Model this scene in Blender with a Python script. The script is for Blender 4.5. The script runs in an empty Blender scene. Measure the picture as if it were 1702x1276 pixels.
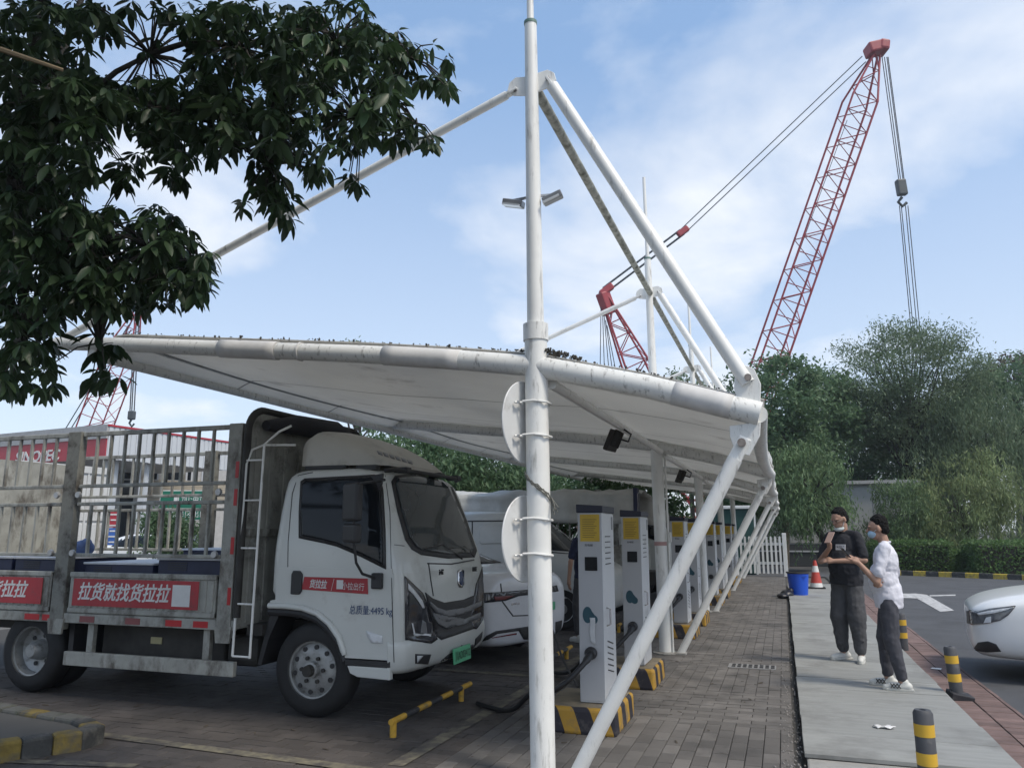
import bpy, bmesh, math, random
import numpy as np
from mathutils import Vector as V, Matrix, Euler
from mathutils.bvhtree import BVHTree
random.seed(7); np.random.seed(7)
S = bpy.context.scene
COL = S.collection
R = math.radians

# ------------------------------------------------------------------ camera
FPX = 1285.0; CAMZ = 1.55; YAW = R(19.0); PITCH = math.atan(244 / FPX)
cd = bpy.data.cameras.new('camera'); cam = bpy.data.objects.new('camera', cd); COL.objects.link(cam)
cam.location = (0, 0, CAMZ); cam.rotation_euler = (R(90) + PITCH, 0, YAW)
cd.sensor_fit = 'HORIZONTAL'; cd.sensor_width = 36; cd.lens = FPX * 36 / 1702
cd.clip_start = .05; cd.clip_end = 3000
S.camera = cam
# ------------------------------------------------------------------ sky, sun, exposure
SUN_EL = R(54); SUN_AZ = R(112)          # azimuth measured clockwise from +Y (towards +X)
w = bpy.data.worlds.new('World'); S.world = w; w.use_nodes = True
nt = w.node_tree; nt.nodes.clear()
def N(t, kind, **kw):
    n = t.nodes.new(kind)
    for k, v in kw.items(): setattr(n, k, v)
    return n
L = nt.links.new
out = N(nt, 'ShaderNodeOutputWorld'); bg = N(nt, 'ShaderNodeBackground'); bg.inputs[1].default_value = .102
sky = N(nt, 'ShaderNodeTexSky'); sky.sky_type = 'NISHITA'; sky.sun_disc = False
sky.sun_elevation = SUN_EL; sky.sun_rotation = SUN_AZ; sky.air_density = 1.0; sky.dust_density = 1.6; sky.ozone_density = 1.5
tc = N(nt, 'ShaderNodeTexCoord'); sep = N(nt, 'ShaderNodeSeparateXYZ'); L(tc.outputs['Generated'], sep.inputs[0])
ad = N(nt, 'ShaderNodeMath', operation='ADD'); ad.inputs[1].default_value = .22; L(sep.outputs[2], ad.inputs[0])
mxm = N(nt, 'ShaderNodeMath', operation='MAXIMUM'); mxm.inputs[1].default_value = .1; L(ad.outputs[0], mxm.inputs[0])
dx = N(nt, 'ShaderNodeMath', operation='DIVIDE'); L(sep.outputs[0], dx.inputs[0]); L(mxm.outputs[0], dx.inputs[1])
dy = N(nt, 'ShaderNodeMath', operation='DIVIDE'); L(sep.outputs[1], dy.inputs[0]); L(mxm.outputs[0], dy.inputs[1])
cmb = N(nt, 'ShaderNodeCombineXYZ'); L(dx.outputs[0], cmb.inputs[0]); L(dy.outputs[0], cmb.inputs[1])
mp = N(nt, 'ShaderNodeMapping'); mp.inputs['Location'].default_value = (2.2, 13.5, 5.1); L(cmb.outputs[0], mp.inputs[0])
n1 = N(nt, 'ShaderNodeTexNoise'); n1.inputs['Scale'].default_value = 1.25; n1.inputs['Detail'].default_value = 9; n1.inputs['Roughness'].default_value = .56; n1.inputs['Distortion'].default_value = .25
L(mp.outputs[0], n1.inputs['Vector'])
cr = N(nt, 'ShaderNodeValToRGB'); cr.color_ramp.elements[0].position = .43; cr.color_ramp.elements[1].position = .70
L(n1.outputs[0], cr.inputs[0])
mulc = N(nt, 'ShaderNodeMath', operation='MULTIPLY'); mulc.inputs[1].default_value = .88; L(cr.outputs[0], mulc.inputs[0])
veil = N(nt, 'ShaderNodeMixRGB'); veil.inputs[0].default_value = .30; veil.inputs[2].default_value = (3.2, 5.4, 8.8, 1); L(sky.outputs[0], veil.inputs[1])
mixc = N(nt, 'ShaderNodeMixRGB'); mixc.inputs[2].default_value = (6.9, 7.0, 7.1, 1)
hzn = N(nt, 'ShaderNodeMapRange'); hzn.inputs[1].default_value = .0; hzn.inputs[2].default_value = .55; hzn.inputs[3].default_value = .50; hzn.inputs[4].default_value = .0; L(sep.outputs[2], hzn.inputs[0])
mxh = N(nt, 'ShaderNodeMath', operation='MAXIMUM'); L(mulc.outputs[0], mxh.inputs[0]); L(hzn.outputs[0], mxh.inputs[1]); L(mxh.outputs[0], mixc.inputs[0]); L(veil.outputs[0], mixc.inputs[1])
L(mixc.outputs[0], bg.inputs[0]); L(bg.outputs[0], out.inputs[0])
sd = bpy.data.lights.new('sun', 'SUN'); sd.energy = 1.9; sd.angle = R(13); sd.color = (1, .92, .80)
sun = bpy.data.objects.new('sun', sd); COL.objects.link(sun)
_d = V((math.sin(SUN_AZ) * math.cos(SUN_EL), math.cos(SUN_AZ) * math.cos(SUN_EL), math.sin(SUN_EL)))
sun.rotation_euler = _d.to_track_quat('Z', 'Y').to_euler(); sun.location = (0, 0, 40)
S.view_settings.view_transform = 'Standard'; S.view_settings.look = 'None'
S.view_settings.exposure = 0.68; S.view_settings.gamma = 1.0
S.render.engine = 'CYCLES'

# ------------------------------------------------------------------ photo pixels -> directions / points
_F = V((-math.sin(YAW) * math.cos(PITCH), math.cos(YAW) * math.cos(PITCH), math.sin(PITCH)))
_R = V((math.cos(YAW), math.sin(YAW), 0)); _U = _R.cross(_F); CAM = V((0, 0, CAMZ))
def ray(x, y): return _R * ((x - 851) / FPX) + _U * ((638 - y) / FPX) + _F
def pg(x, y, z=0.0):
    d = ray(x, y); return CAM + d * ((z - CAMZ) / d.z)
def pY(x, y, Y):
    d = ray(x, y); return CAM + d * (Y / d.y)
def pX(x, y, X):
    d = ray(x, y); return CAM + d * (X / d.x)
def pd(x, y, dep): return CAM + ray(x, y) * dep

# ------------------------------------------------------------------ materials
MATS = {}
def mat(name, col, rough=.6, metal=0.0, var=.12, scale=5.0, bump=0.0, bscale=60.0, dirt=None, rnd=0.0, stretch=None, coat=0.0, alpha=1.0, trans=0.0, emit=0.0, spec=.5, transl=0.0):
    if name in MATS: return MATS[name]
    m = bpy.data.materials.new(name); m.use_nodes = True; t = m.node_tree; b = t.nodes['Principled BSDF']; lk = t.links.new
    b.inputs['Roughness'].default_value = rough; b.inputs['Metallic'].default_value = metal
    b.inputs['Coat Weight'].default_value = coat; b.inputs['Coat Roughness'].default_value = .06
    b.inputs['Specular IOR Level'].default_value = spec
    b.inputs['Transmission Weight'].default_value = trans
    b.inputs['Alpha'].default_value = alpha
    ge = N(t, 'ShaderNodeNewGeometry'); vec = ge.outputs['Position']
    if stretch:
        mpn = N(t, 'ShaderNodeMapping'); mpn.inputs['Scale'].default_value = stretch; lk(vec, mpn.inputs[0]); vec = mpn.outputs[0]
    nz = N(t, 'ShaderNodeTexNoise'); nz.inputs['Scale'].default_value = scale; nz.inputs['Detail'].default_value = 6; nz.inputs['Roughness'].default_value = .6
    lk(vec, nz.inputs['Vector'])
    mr = N(t, 'ShaderNodeMapRange'); mr.inputs[1].default_value = .3; mr.inputs[2].default_value = .7; mr.inputs[3].default_value = 1 - var; mr.inputs[4].default_value = 1 + var
    lk(nz.outputs[0], mr.inputs[0]); fac = mr.outputs[0]
    if rnd:
        oi = N(t, 'ShaderNodeObjectInfo'); m2 = N(t, 'ShaderNodeMapRange'); m2.inputs[3].default_value = 1 - rnd; m2.inputs[4].default_value = 1 + rnd; lk(oi.outputs['Random'], m2.inputs[0])
        mm = N(t, 'ShaderNodeMath', operation='MULTIPLY'); lk(fac, mm.inputs[0]); lk(m2.outputs[0], mm.inputs[1]); fac = mm.outputs[0]
    hs = N(t, 'ShaderNodeVectorMath', operation='SCALE'); hs.inputs[0].default_value = col[:3]; lk(fac, hs.inputs['Scale']); co = hs.outputs[0]
    if dirt:
        dcol, amt, dsc = dirt[:3]; n2 = N(t, 'ShaderNodeTexNoise'); n2.inputs['Scale'].default_value = dsc; n2.inputs['Detail'].default_value = 8; n2.inputs['Roughness'].default_value = .68
        if len(dirt) > 3:
            mpd = N(t, 'ShaderNodeMapping'); mpd.inputs['Scale'].default_value = dirt[3]; lk(ge.outputs['Position'], mpd.inputs[0]); lk(mpd.outputs[0], n2.inputs['Vector'])
        else: lk(ge.outputs['Position'], n2.inputs['Vector'])
        r2 = N(t, 'ShaderNodeMapRange'); r2.inputs[1].default_value = .62 - amt * .3; r2.inputs[2].default_value = .80 - amt * .25; lk(n2.outputs[0], r2.inputs[0])
        mx = N(t, 'ShaderNodeMixRGB'); mx.inputs[2].default_value = (*dcol, 1); lk(r2.outputs[0], mx.inputs[0]); lk(co, mx.inputs[1]); co = mx.outputs[0]
    lk(co, b.inputs['Base Color'])
    if emit: lk(co, b.inputs['Emission Color']); b.inputs['Emission Strength'].default_value = emit
    if bump:
        nb = N(t, 'ShaderNodeTexNoise'); nb.inputs['Scale'].default_value = bscale; nb.inputs['Detail'].default_value = 5; lk(ge.outputs['Position'], nb.inputs['Vector'])
        bp = N(t, 'ShaderNodeBump'); bp.inputs['Strength'].default_value = bump; bp.inputs['Distance'].default_value = .01; lk(nb.outputs[0], bp.inputs['Height']); lk(bp.outputs[0], b.inputs['Normal'])
    if transl:
        tr = N(t, 'ShaderNodeBsdfTranslucent'); lk(co, tr.inputs[0]); ms = N(t, 'ShaderNodeMixShader'); ms.inputs[0].default_value = transl
        lk(b.outputs[0], ms.inputs[1]); lk(tr.outputs[0], ms.inputs[2]); lk(ms.outputs[0], t.nodes['Material Output'].inputs[0])
    MATS[name] = m; return m

def stripes(name, c1, c2, vecw, period, rough=.7, duty=.5, dirtc=(.12, .11, .1)):
    """paint stripes: colour alternates along the world direction vecw"""
    m = bpy.data.materials.new(name); m.use_nodes = True; t = m.node_tree; b = t.nodes['Principled BSDF']; lk = t.links.new
    b.inputs['Roughness'].default_value = rough
    ge = N(t, 'ShaderNodeNewGeometry'); dp = N(t, 'ShaderNodeVectorMath', operation='DOT_PRODUCT'); lk(ge.outputs['Position'], dp.inputs[0]); dp.inputs[1].default_value = vecw
    md = N(t, 'ShaderNodeMath', operation='FLOORED_MODULO'); lk(dp.outputs['Value'], md.inputs[0]); md.inputs[1].default_value = period
    gt = N(t, 'ShaderNodeMath', operation='GREATER_THAN'); lk(md.outputs[0], gt.inputs[0]); gt.inputs[1].default_value = period * duty
    mx = N(t, 'ShaderNodeMixRGB'); mx.inputs[1].default_value = (*c1, 1); mx.inputs[2].default_value = (*c2, 1); lk(gt.outputs[0], mx.inputs[0])
    nz = N(t, 'ShaderNodeTexNoise'); nz.inputs['Scale'].default_value = 9; nz.inputs['Detail'].default_value = 8; nz.inputs['Roughness'].default_value = .7; lk(ge.outputs['Position'], nz.inputs['Vector'])
    rr = N(t, 'ShaderNodeMapRange'); rr.inputs[1].default_value = .5; rr.inputs[2].default_value = .75; lk(nz.outputs[0], rr.inputs[0])
    m2 = N(t, 'ShaderNodeMixRGB'); m2.inputs[2].default_value = (*dirtc, 1); lk(rr.outputs[0], m2.inputs[0]); lk(mx.outputs[0], m2.inputs[1])
    lk(m2.outputs[0], b.inputs['Base Color']); MATS[name] = m; return m

# ------------------------------------------------------------------ object helpers
def WM(o):
    m = o.matrix_basis.copy()
    return m if o.parent is None else WM(o.parent) @ o.matrix_parent_inverse @ m
def adopt(o, parent):
    if parent is not None:
        o.parent = parent; o.matrix_parent_inverse = WM(parent).inverted()
def tag(o, label=None, cat=None, group=None, kind=None):
    if label: o['label'] = label
    if cat: o['category'] = cat
    if group: o['group'] = group
    if kind: o['kind'] = kind
    return o
def thing(name, label, cat, loc=(0, 0, 0), rz=0.0, group=None):
    o = bpy.data.objects.new(name, None); o.empty_display_size = .2; COL.objects.link(o)
    o.location = loc; o.rotation_euler = (0, 0, rz); return tag(o, label, cat, group)
def link_mesh(name, me, m, parent=None):
    o = bpy.data.objects.new(name, me); COL.objects.link(o)
    if m is not None and not me.materials: me.materials.append(m)
    adopt(o, parent); return o
def copy_tree(o, parent=None):
    c = o.copy(); COL.objects.link(c)
    if parent is not None: c.parent = parent
    for ch in [x for x in o.children]: copy_tree(ch, c)
    return c
def bake(o):
    dg = bpy.context.evaluated_depsgraph_get(); dg.update()
    me = bpy.data.meshes.new_from_object(o.evaluated_get(dg)); ms = [m for m in o.data.materials]
    o.modifiers.clear(); old = o.data
    o.data = me
    if not me.materials:
        for m in ms: me.materials.append(m)
    return o
def bvh_of(o):
    me = o.data; return BVHTree.FromPolygons([v.co[:] for v in me.vertices], [p.vertices[:] for p in me.polygons])

class MB:
    def __init__(s): s.v = []; s.f = []
    def add(s, vs, fs):
        b = len(s.v); s.v += [tuple(v) for v in vs]; s.f += [tuple(b + i for i in f) for f in fs]; return s
    def box(s, c, size, rot=None):
        h = [x / 2 for x in size]; vs = [V((x * h[0], y * h[1], z * h[2])) for x in (-1, 1) for y in (-1, 1) for z in (-1, 1)]
        if rot is not None:
            q = rot if isinstance(rot, Matrix) else Euler(rot).to_matrix(); vs = [q @ v for v in vs]
        c = V(c); return s.add([v + c for v in vs], [(0, 1, 3, 2), (4, 6, 7, 5), (0, 4, 5, 1), (2, 3, 7, 6), (0, 2, 6, 4), (1, 5, 7, 3)])
    def bb(s, x0, x1, y0, y1, z0, z1): return s.box(((x0 + x1) / 2, (y0 + y1) / 2, (z0 + z1) / 2), (x1 - x0, y1 - y0, z1 - z0))
    def bar(s, a, b, wd, ht, up=(0, 0, 1)):
        a = V(a); b = V(b); d = b - a; z = d.normalized(); u = V(up)
        if abs(z.dot(u)) > .98: u = V((1, 0, 0))
        x = z.cross(u).normalized(); y = x.cross(z).normalized()
        return s.box((a + b) / 2, (wd, ht, d.length), Matrix((x, y, z)).transposed())
    def tube(s, pts, r, n=12, cap=True):
        pts = [V(p) for p in pts]; k = len(pts); rs = r if isinstance(r, (list, tuple)) else [r] * k
        vs = []; prev = None
        for i, p in enumerate(pts):
            t = (pts[min(i + 1, k - 1)] - pts[max(i - 1, 0)]).normalized()
            if prev is None:
                u = V((0, 0, 1)) if abs(t.z) < .9 else V((1, 0, 0)); a = t.cross(u).normalized()
            else:
                a = (prev - t * prev.dot(t)); a = a.normalized() if a.length > 1e-6 else prev
            prev = a; b = t.cross(a)
            vs += [p + (a * math.cos(q * 2 * math.pi / n) + b * math.sin(q * 2 * math.pi / n)) * rs[i] for q in range(n)]
        fs = [(i * n + q, i * n + (q + 1) % n, (i + 1) * n + (q + 1) % n, (i + 1) * n + q) for i in range(k - 1) for q in range(n)]
        if cap: fs += [tuple(reversed(range(n))), tuple((k - 1) * n + q for q in range(n))]
        return s.add(vs, fs)
    def lathe(s, prof, c=(0, 0, 0), axis=(0, 0, 1), n=24, cap0=True, cap1=True):
        ax = V(axis).normalized(); q = V((0, 0, 1)).rotation_difference(ax).to_matrix(); c = V(c); k = len(prof)
        vs = [c + q @ V((r * math.cos(j * 2 * math.pi / n), r * math.sin(j * 2 * math.pi / n), z)) for r, z in prof for j in range(n)]
        fs = [(i * n + j, i * n + (j + 1) % n, (i + 1) * n + (j + 1) % n, (i + 1) * n + j) for i in range(k - 1) for j in range(n)]
        if cap0: fs += [tuple(reversed(range(n)))]
        if cap1: fs += [tuple((k - 1) * n + j for j in range(n))]
        return s.add(vs, fs)
    def prism(s, poly, origin, ux, uy, depth):
        """2-D outline in the plane (ux, uy) at origin, thickened along ux x uy by depth"""
        o = V(origin); ux = V(ux); uy = V(uy); nn = ux.cross(uy).normalized() * depth; k = len(poly)
        a = [o + ux * p[0] + uy * p[1] for p in poly]
        return s.add(a + [p + nn for p in a], [tuple(reversed(range(k))), tuple(range(k, 2 * k))] + [(i, (i + 1) % k, k + (i + 1) % k, k + i) for i in range(k)])
    def grid(s, P, nu, nv, wrapu=False):
        fs = []
        for i in range(nu if wrapu else nu - 1):
            for j in range(nv - 1):
                i2 = (i + 1) % nu; fs.append((i * nv + j, i2 * nv + j, i2 * nv + j + 1, i * nv + j + 1))
        return s.add(P, fs)
    def mesh(s, name):
        me = bpy.data.meshes.new(name); me.from_pydata(s.v, [], s.f); me.update(); return me
    def build(s, name, m, parent=None, smooth=False, bevel=0.0, seg=2, sub=0, ang=40, solid=0.0):
        me = s.mesh(name)
        bm = bmesh.new(); bm.from_mesh(me); bmesh.ops.recalc_face_normals(bm, faces=bm.faces); bm.to_mesh(me); bm.free()
        if smooth:
            me.shade_smooth()
            if ang < 180: me.set_sharp_from_angle(angle=R(ang))
        o = link_mesh(name, me, m, parent)
        if solid: md = o.modifiers.new('solid', 'SOLIDIFY'); md.thickness = solid; md.offset = -1
        if bevel: md = o.modifiers.new('bevel', 'BEVEL'); md.width = bevel; md.segments = seg; md.limit_method = 'ANGLE'; md.angle_limit = R(35)
        if sub: md = o.modifiers.new('sub', 'SUBSURF'); md.levels = sub; md.render_levels = sub
        return o

def text(s, m, parent, origin, xdir, updir, width=None, height=None, extrude=.0015, shear=0.0, name='lettering', bold=0.0):
    cu = bpy.data.curves.new('lettering', 'FONT'); cu.body = s; cu.size = 1; cu.shear = shear; cu.offset = bold; cu.extrude = .001; cu.resolution_u = 3
    o = bpy.data.objects.new(name, cu); COL.objects.link(o)
    dg = bpy.context.evaluated_depsgraph_get(); me = bpy.data.meshes.new_from_object(o.evaluated_get(dg))
    bpy.data.objects.remove(o)
    if len(me.vertices) == 0: return None
    co = np.empty(len(me.vertices) * 3); me.vertices.foreach_get('co', co); co = co.reshape(-1, 3)
    lo = co.min(0); hi = co.max(0); cen = (lo + hi) / 2; co -= cen
    sx = (width / (hi[0] - lo[0])) if width else None; sy = (height / (hi[1] - lo[1])) if height else None
    sx = sx or sy; sy = sy or sx
    X = np.array(V(xdir).normalized()); Y = np.array(V(updir).normalized()); Z = np.cross(X, Y)
    z = np.where(co[:, 2] > 0, extrude, 0.0)
    P = np.array(origin)[None] + co[:, :1] * sx * X + co[:, 1:2] * sy * Y + z[:, None] * Z
    me.vertices.foreach_set('co', P.ravel()); me.update(); me.materials.clear()
    return link_mesh(name, me, m, parent)

def decal(name, m, parent, bvh, outline, off=.004, solid=.006, cut=.06, src=None, smooth=True, ymirror=None):
    """a panel that lies on a body: its outline (photo pixels) is cast onto the body's surface; src = function (x, y) -> (origin, direction)"""
    src = src or (lambda x, y: (CAM, ray(x, y)))
    bm = bmesh.new(); vs = [bm.verts.new((x, y, 0)) for x, y in outline]; bm.faces.new(vs)
    bmesh.ops.triangulate(bm, faces=bm.faces[:])
    span = max(max(p[0] for p in outline) - min(p[0] for p in outline), max(p[1] for p in outline) - min(p[1] for p in outline)) * cut * .9
    for _ in range(7):
        es = [e for e in bm.edges if e.calc_length() > span]
        if not es: break
        bmesh.ops.subdivide_edges(bm, edges=es, cuts=1); bmesh.ops.triangulate(bm, faces=[f for f in bm.faces if len(f.verts) > 3])
    hits = {}; ts = []
    for v in bm.verts:
        o, d = src(v.co.x, v.co.y); d = d.normalized(); h = bvh.ray_cast(o, d)
        if h[0] is not None:
            n = h[1] if h[1].dot(d) < 0 else -h[1]; hits[v] = h[0] + n * off; ts.append((h[0] - o).length)
    if not ts: bm.free(); return None
    med = sorted(ts)[len(ts) // 2]
    for v in bm.verts:
        o, d = src(v.co.x, v.co.y); d = d.normalized()
        if v in hits and abs((hits[v] - o).length - med) < 1.2: v.co = hits[v]
        else:
            nr_ = bvh.find_nearest(o + d * med); v.co = nr_[0] + (nr_[1] if nr_[1].dot(d) < 0 else -nr_[1]) * off if nr_[0] is not None else o + d * med
    if ymirror is not None:
        for v in bm.verts: v.co.y = 2 * ymirror - v.co.y
        bmesh.ops.reverse_faces(bm, faces=bm.faces[:])
    me = bpy.data.meshes.new(name); bm.to_mesh(me); bm.free()
    if smooth: me.shade_smooth()
    o = link_mesh(name, me, m, parent)
    if solid: md = o.modifiers.new('solid', 'SOLIDIFY'); md.thickness = solid; md.offset = 0
    return o

def blend(name, parts, m, parent, voxel=.012, it=6, sub=0, wrinkle=0.0, wscale=.07):
    """one continuous surface grown over tapered capsules ('c', p0, r0, p1, r1) and ellipsoids ('e', centre, radii, rotation)"""
    b = MB()
    for p in parts:
        if p[0] == 'c':
            _, a, ra, c, rc = p; a = V(a); c = V(c); d = (c - a); u = d.normalized(); pts = []; rs = []
            for k in range(5): q = k / 4 * math.pi / 2; pts.append(a - u * ra * math.cos(q)); rs.append(max(ra * math.sin(q), .0005))
            for k in range(1, 5): q = k / 4 * math.pi / 2; pts.append(c + u * rc * math.sin(q)); rs.append(max(rc * math.cos(q), .0005))
            pts.insert(5, c); rs.insert(5, rc); b.tube(pts, rs, 12)
        else:
            c = V(p[1]); rad = p[2]; rot = Euler(p[3]).to_matrix() if len(p) > 3 else Matrix.Identity(3); n = 16; k = 9; vs = []
            for i in range(k):
                th = math.pi * (i + .02) / (k - 1 + .04)
                for j in range(n):
                    ph = 2 * math.pi * j / n; vs.append(c + rot @ V((rad[0] * math.sin(th) * math.cos(ph), rad[1] * math.sin(th) * math.sin(ph), rad[2] * math.cos(th))))
            fs = [(i * n + j, i * n + (j + 1) % n, (i + 1) * n + (j + 1) % n, (i + 1) * n + j) for i in range(k - 1) for j in range(n)] + [tuple(range(n)), tuple((k - 1) * n + j for j in range(n))]
            b.add(vs, fs)
    o = b.build(name, m, None)
    md = o.modifiers.new('remesh', 'REMESH'); md.mode = 'VOXEL'; md.voxel_size = voxel; md.use_smooth_shade = True
    ms = o.modifiers.new('smooth', 'SMOOTH'); ms.iterations = it; ms.factor = .5
    if wrinkle:
        tx_ = bpy.data.textures.new('wrinkles', 'CLOUDS'); tx_.noise_scale = wscale; tx_.noise_depth = 2
        md = o.modifiers.new('wrinkle', 'DISPLACE'); md.texture = tx_; md.strength = wrinkle; md.mid_level = .5
    bake(o); o.data.shade_smooth(); adopt(o, parent)
    return o
# ================================================================== materials of the place
WHITEP = mat('white_pipe_paint', (.74, .74, .715), .45, var=.07, scale=3, dirt=((.20, .19, .17), .18, 3.0, (5, 5, .8)), bump=.05, bscale=25)
WHITEM = mat('white_pipe_stained', (.70, .70, .675), .5, var=.08, scale=4, dirt=((.14, .13, .12), .24, 5.0, (7, 7, 1.2)), bump=.05)
MOSSP = mat('mossy_pipe', (.30, .30, .26), .8, var=.3, scale=9, dirt=((.07, .07, .05), .55, 10))
MEMB = mat('membrane_cloth', (.74, .735, .71), .6, var=.05, scale=1.2, dirt=((.45, .44, .42), .08, 1.4), transl=.38)
SEAM = mat('membrane_seam', (.30, .30, .29), .7)
PAVER = mat('paver_grey', (.125, .117, .110), .85, var=.22, scale=2.2, bump=.25, bscale=120, rnd=.26, dirt=((.055, .052, .05), .42, 1.1))
PAVERM = mat('paver_grey_mass', (.125, .117, .110), .85, var=.38, scale=3.2, bump=.25, bscale=120, dirt=((.055, .052, .05), .42, 1.1))
JOINT = mat('sand_joint', (.05, .048, .045), .95, var=.2, scale=20)
REDP = mat('paver_red', (.15, .10, .09), .85, var=.25, scale=4, bump=.25, bscale=120, rnd=.2)
ASPH = mat('asphalt', (.070, .073, .080), .88, var=.16, scale=1.3, bump=.5, bscale=260, dirt=((.04, .04, .043), .3, .9))
SOIL = mat('bare_ground', (.10, .095, .085), .95, var=.25, scale=.6, bump=.3, bscale=20)
CONC = mat('concrete', (.30, .295, .28), .85, var=.16, scale=6, bump=.25, bscale=80, dirt=((.15, .14, .13), .35, 6))
BOARD = mat('cement_board', (.245, .25, .24), .75, var=.10, scale=2.5, bump=.1, bscale=90, rnd=.10, stretch=(1, 6, 1), dirt=((.155, .155, .148), .42, 1.3))
LINEY = mat('worn_line_paint', (.20, .18, .125), .85, var=.2, scale=8, dirt=((.075, .068, .062), .85, 6))
LINEW = mat('worn_white_line', (.46, .46, .46), .85, var=.15, scale=8, dirt=((.08, .08, .08), .40, 9))
YELLOW = mat('yellow_paint', (.50, .29, .03), .6, var=.18, scale=9, dirt=((.12, .10, .07), .30, 12))
BLACKP = mat('black_paint', (.025, .025, .03), .6, var=.3, scale=9, dirt=((.1, .095, .09), .25, 12))
KY = mat('kerb_yellow', (.46, .34, .05), .8, var=.2, scale=8, dirt=((.11, .105, .09), .45, 9))
KB = mat('kerb_black', (.045, .045, .045), .85, var=.3, scale=8, dirt=((.14, .135, .12), .35, 9))
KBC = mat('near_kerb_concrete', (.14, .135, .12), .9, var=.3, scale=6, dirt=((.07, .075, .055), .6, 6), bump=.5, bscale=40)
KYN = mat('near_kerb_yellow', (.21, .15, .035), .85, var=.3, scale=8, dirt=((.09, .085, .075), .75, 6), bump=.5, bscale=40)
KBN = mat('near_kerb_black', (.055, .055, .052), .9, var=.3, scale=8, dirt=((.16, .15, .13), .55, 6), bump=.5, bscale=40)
STEEL = mat('galvanised', (.42, .42, .42), .42, metal=.7, var=.15, scale=8)
RUBBER = mat('black_rubber', (.011, .011, .012), .7, var=.3, scale=12)
BOLT = mat('rusty_bolt', (.23, .20, .18), .6, var=.3, scale=30)

# ================================================================== ground, paving, walkway, road
g = MB().add([(-900, -300, -.05), (900, -300, -.05), (900, 1500, -.05), (-900, 1500, -.05)], [(0, 1, 2, 3)]).build('ground', SOIL); tag(g, kind='structure')
FORE = mat('forecourt_concrete', (.13, .127, .12), .85, var=.12, scale=.5, dirt=((.13, .125, .12), .3, .8))
tag(MB().add([(-70, 9, -.03), (-11.9, 9, -.03), (-11.9, 60, -.03), (-70, 60, -.03)], [(0, 1, 2, 3)]).build('forecourt', FORE), kind='structure')
bed = MB().add([(-12, .6, -.012), (.02, .6, -.012), (.02, 29.4, -.012), (-12, 29.4, -.012)], [(0, 1, 2, 3)]).build('paved_ground', JOINT); tag(bed, kind='structure')
def pxof(p):
    v = V(p) - CAM; z = v.dot(_F)
    if z < .1: return None
    return 851 + FPX * v.dot(_R) / z, 638 - FPX * v.dot(_U) / z, z
def lay_bricks(rows, parent, m, mm, limit, name='brick', rr=random.Random(3)):
    """rows: list of (x0, x1, y0, y1) brick footprints; the largest in view are single objects, the rest one joined mass"""
    sc = []
    for i, (a, b, c, d) in enumerate(rows):
        q = pxof(((a + b) / 2, (c + d) / 2, 0))
        ok = q and -10 < q[0] < 1712 and q[1] < 1290
        sc.append((-(1 / q[2] ** 2) if ok else 0, i))
    sc.sort(); top = set(i for s, i in sc[:limit] if s < 0)
    big = MB(); cache = {}; ins = .003; h = .035
    for i, (a, b, c, d) in enumerate(rows):
        lx, ly = b - a, d - c; z = rr.uniform(-.0035, .001); tx, ty = rr.uniform(-.006, .006), rr.uniform(-.006, .006)
        if i in top:
            key = (round(lx, 3), round(ly, 3))
            if key not in cache:
                x, y = lx / 2 - ins, ly / 2 - ins; e = .004
                me = MB().add([(-x, -y, -h), (x, -y, -h), (x, y, -h), (-x, y, -h), (-x, -y, -e), (x, -y, -e), (x, y, -e), (-x, y, -e), (-x + e, -y + e, 0), (x - e, -y + e, 0), (x - e, y - e, 0), (-x + e, y - e, 0)],
                              [(0, 1, 5, 4), (1, 2, 6, 5), (2, 3, 7, 6), (3, 0, 4, 7), (4, 5, 9, 8), (5, 6, 10, 9), (6, 7, 11, 10), (7, 4, 8, 11), (8, 9, 10, 11)]).mesh(name); me.materials.append(m); cache[key] = me
            o = bpy.data.objects.new(name, cache[key]); COL.objects.link(o); o.location = ((a + b) / 2, (c + d) / 2, z); o.rotation_euler = (tx, ty, rr.uniform(-.008, .008)); adopt(o, parent)
        else:
            q = ins; zz = [z - q * 0 + s * tx * ly / 2 + t * ty * lx / 2 for s, t in ((-1, 1), (-1, -1), (1, -1), (1, 1))]
            P = [(a + q, c + q), (b - q, c + q), (b - q, d - q), (a + q, d - q)]
            big.add([(x, y, -.02) for x, y in P] + [(P[k][0], P[k][1], zz[k]) for k in range(4)], [(4, 5, 6, 7), (0, 1, 5, 4), (1, 2, 6, 5), (2, 3, 7, 6), (3, 0, 4, 7)])
    if big.v: tag(big.build(name + '_mass', mm, parent), kind='stuff')
rows = []; BL, BW = .23, .115
def band(x0, x1, y0, y1, along):
    if along == 'Y':
        i = 0; x = x0
        while x < x1 - .02:
            y = y0 - (BL / 2 if i % 2 else 0)
            while y < y1 - .01:
                a, b = max(y, y0), min(y + BL, y1)
                if b - a > .04: rows.append((x, min(x + BW, x1), a, b))
                y += BL
            x += BW; i += 1
    else:
        i = 0; y = y0
        while y < y1 - .02:
            x = x0 - (BL / 2 if i % 2 else 0)
            while x < x1 - .01:
                a, b = max(x, x0), min(x + BL, x1)
                if b - a > .04: rows.append((a, b, y, min(y + BW, y1)))
                x += BL
            y += BW; i += 1
band(-2.3, -.02, 3.4, 6.9, 'Y'); band(-2.3, -.02, 6.9, 8.28, 'X'); band(-2.3, -.02, 8.28, 9.66, 'Y'); band(-2.3, -.02, 9.66, 10.81, 'X')
band(-2.3, -.02, 10.81, 13.57, 'Y'); band(-2.3, -.02, 13.57, 15.87, 'X'); band(-2.3, -.02, 15.87, 18.63, 'Y'); band(-2.3, -.02, 18.63, 29.2, 'X')
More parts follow.
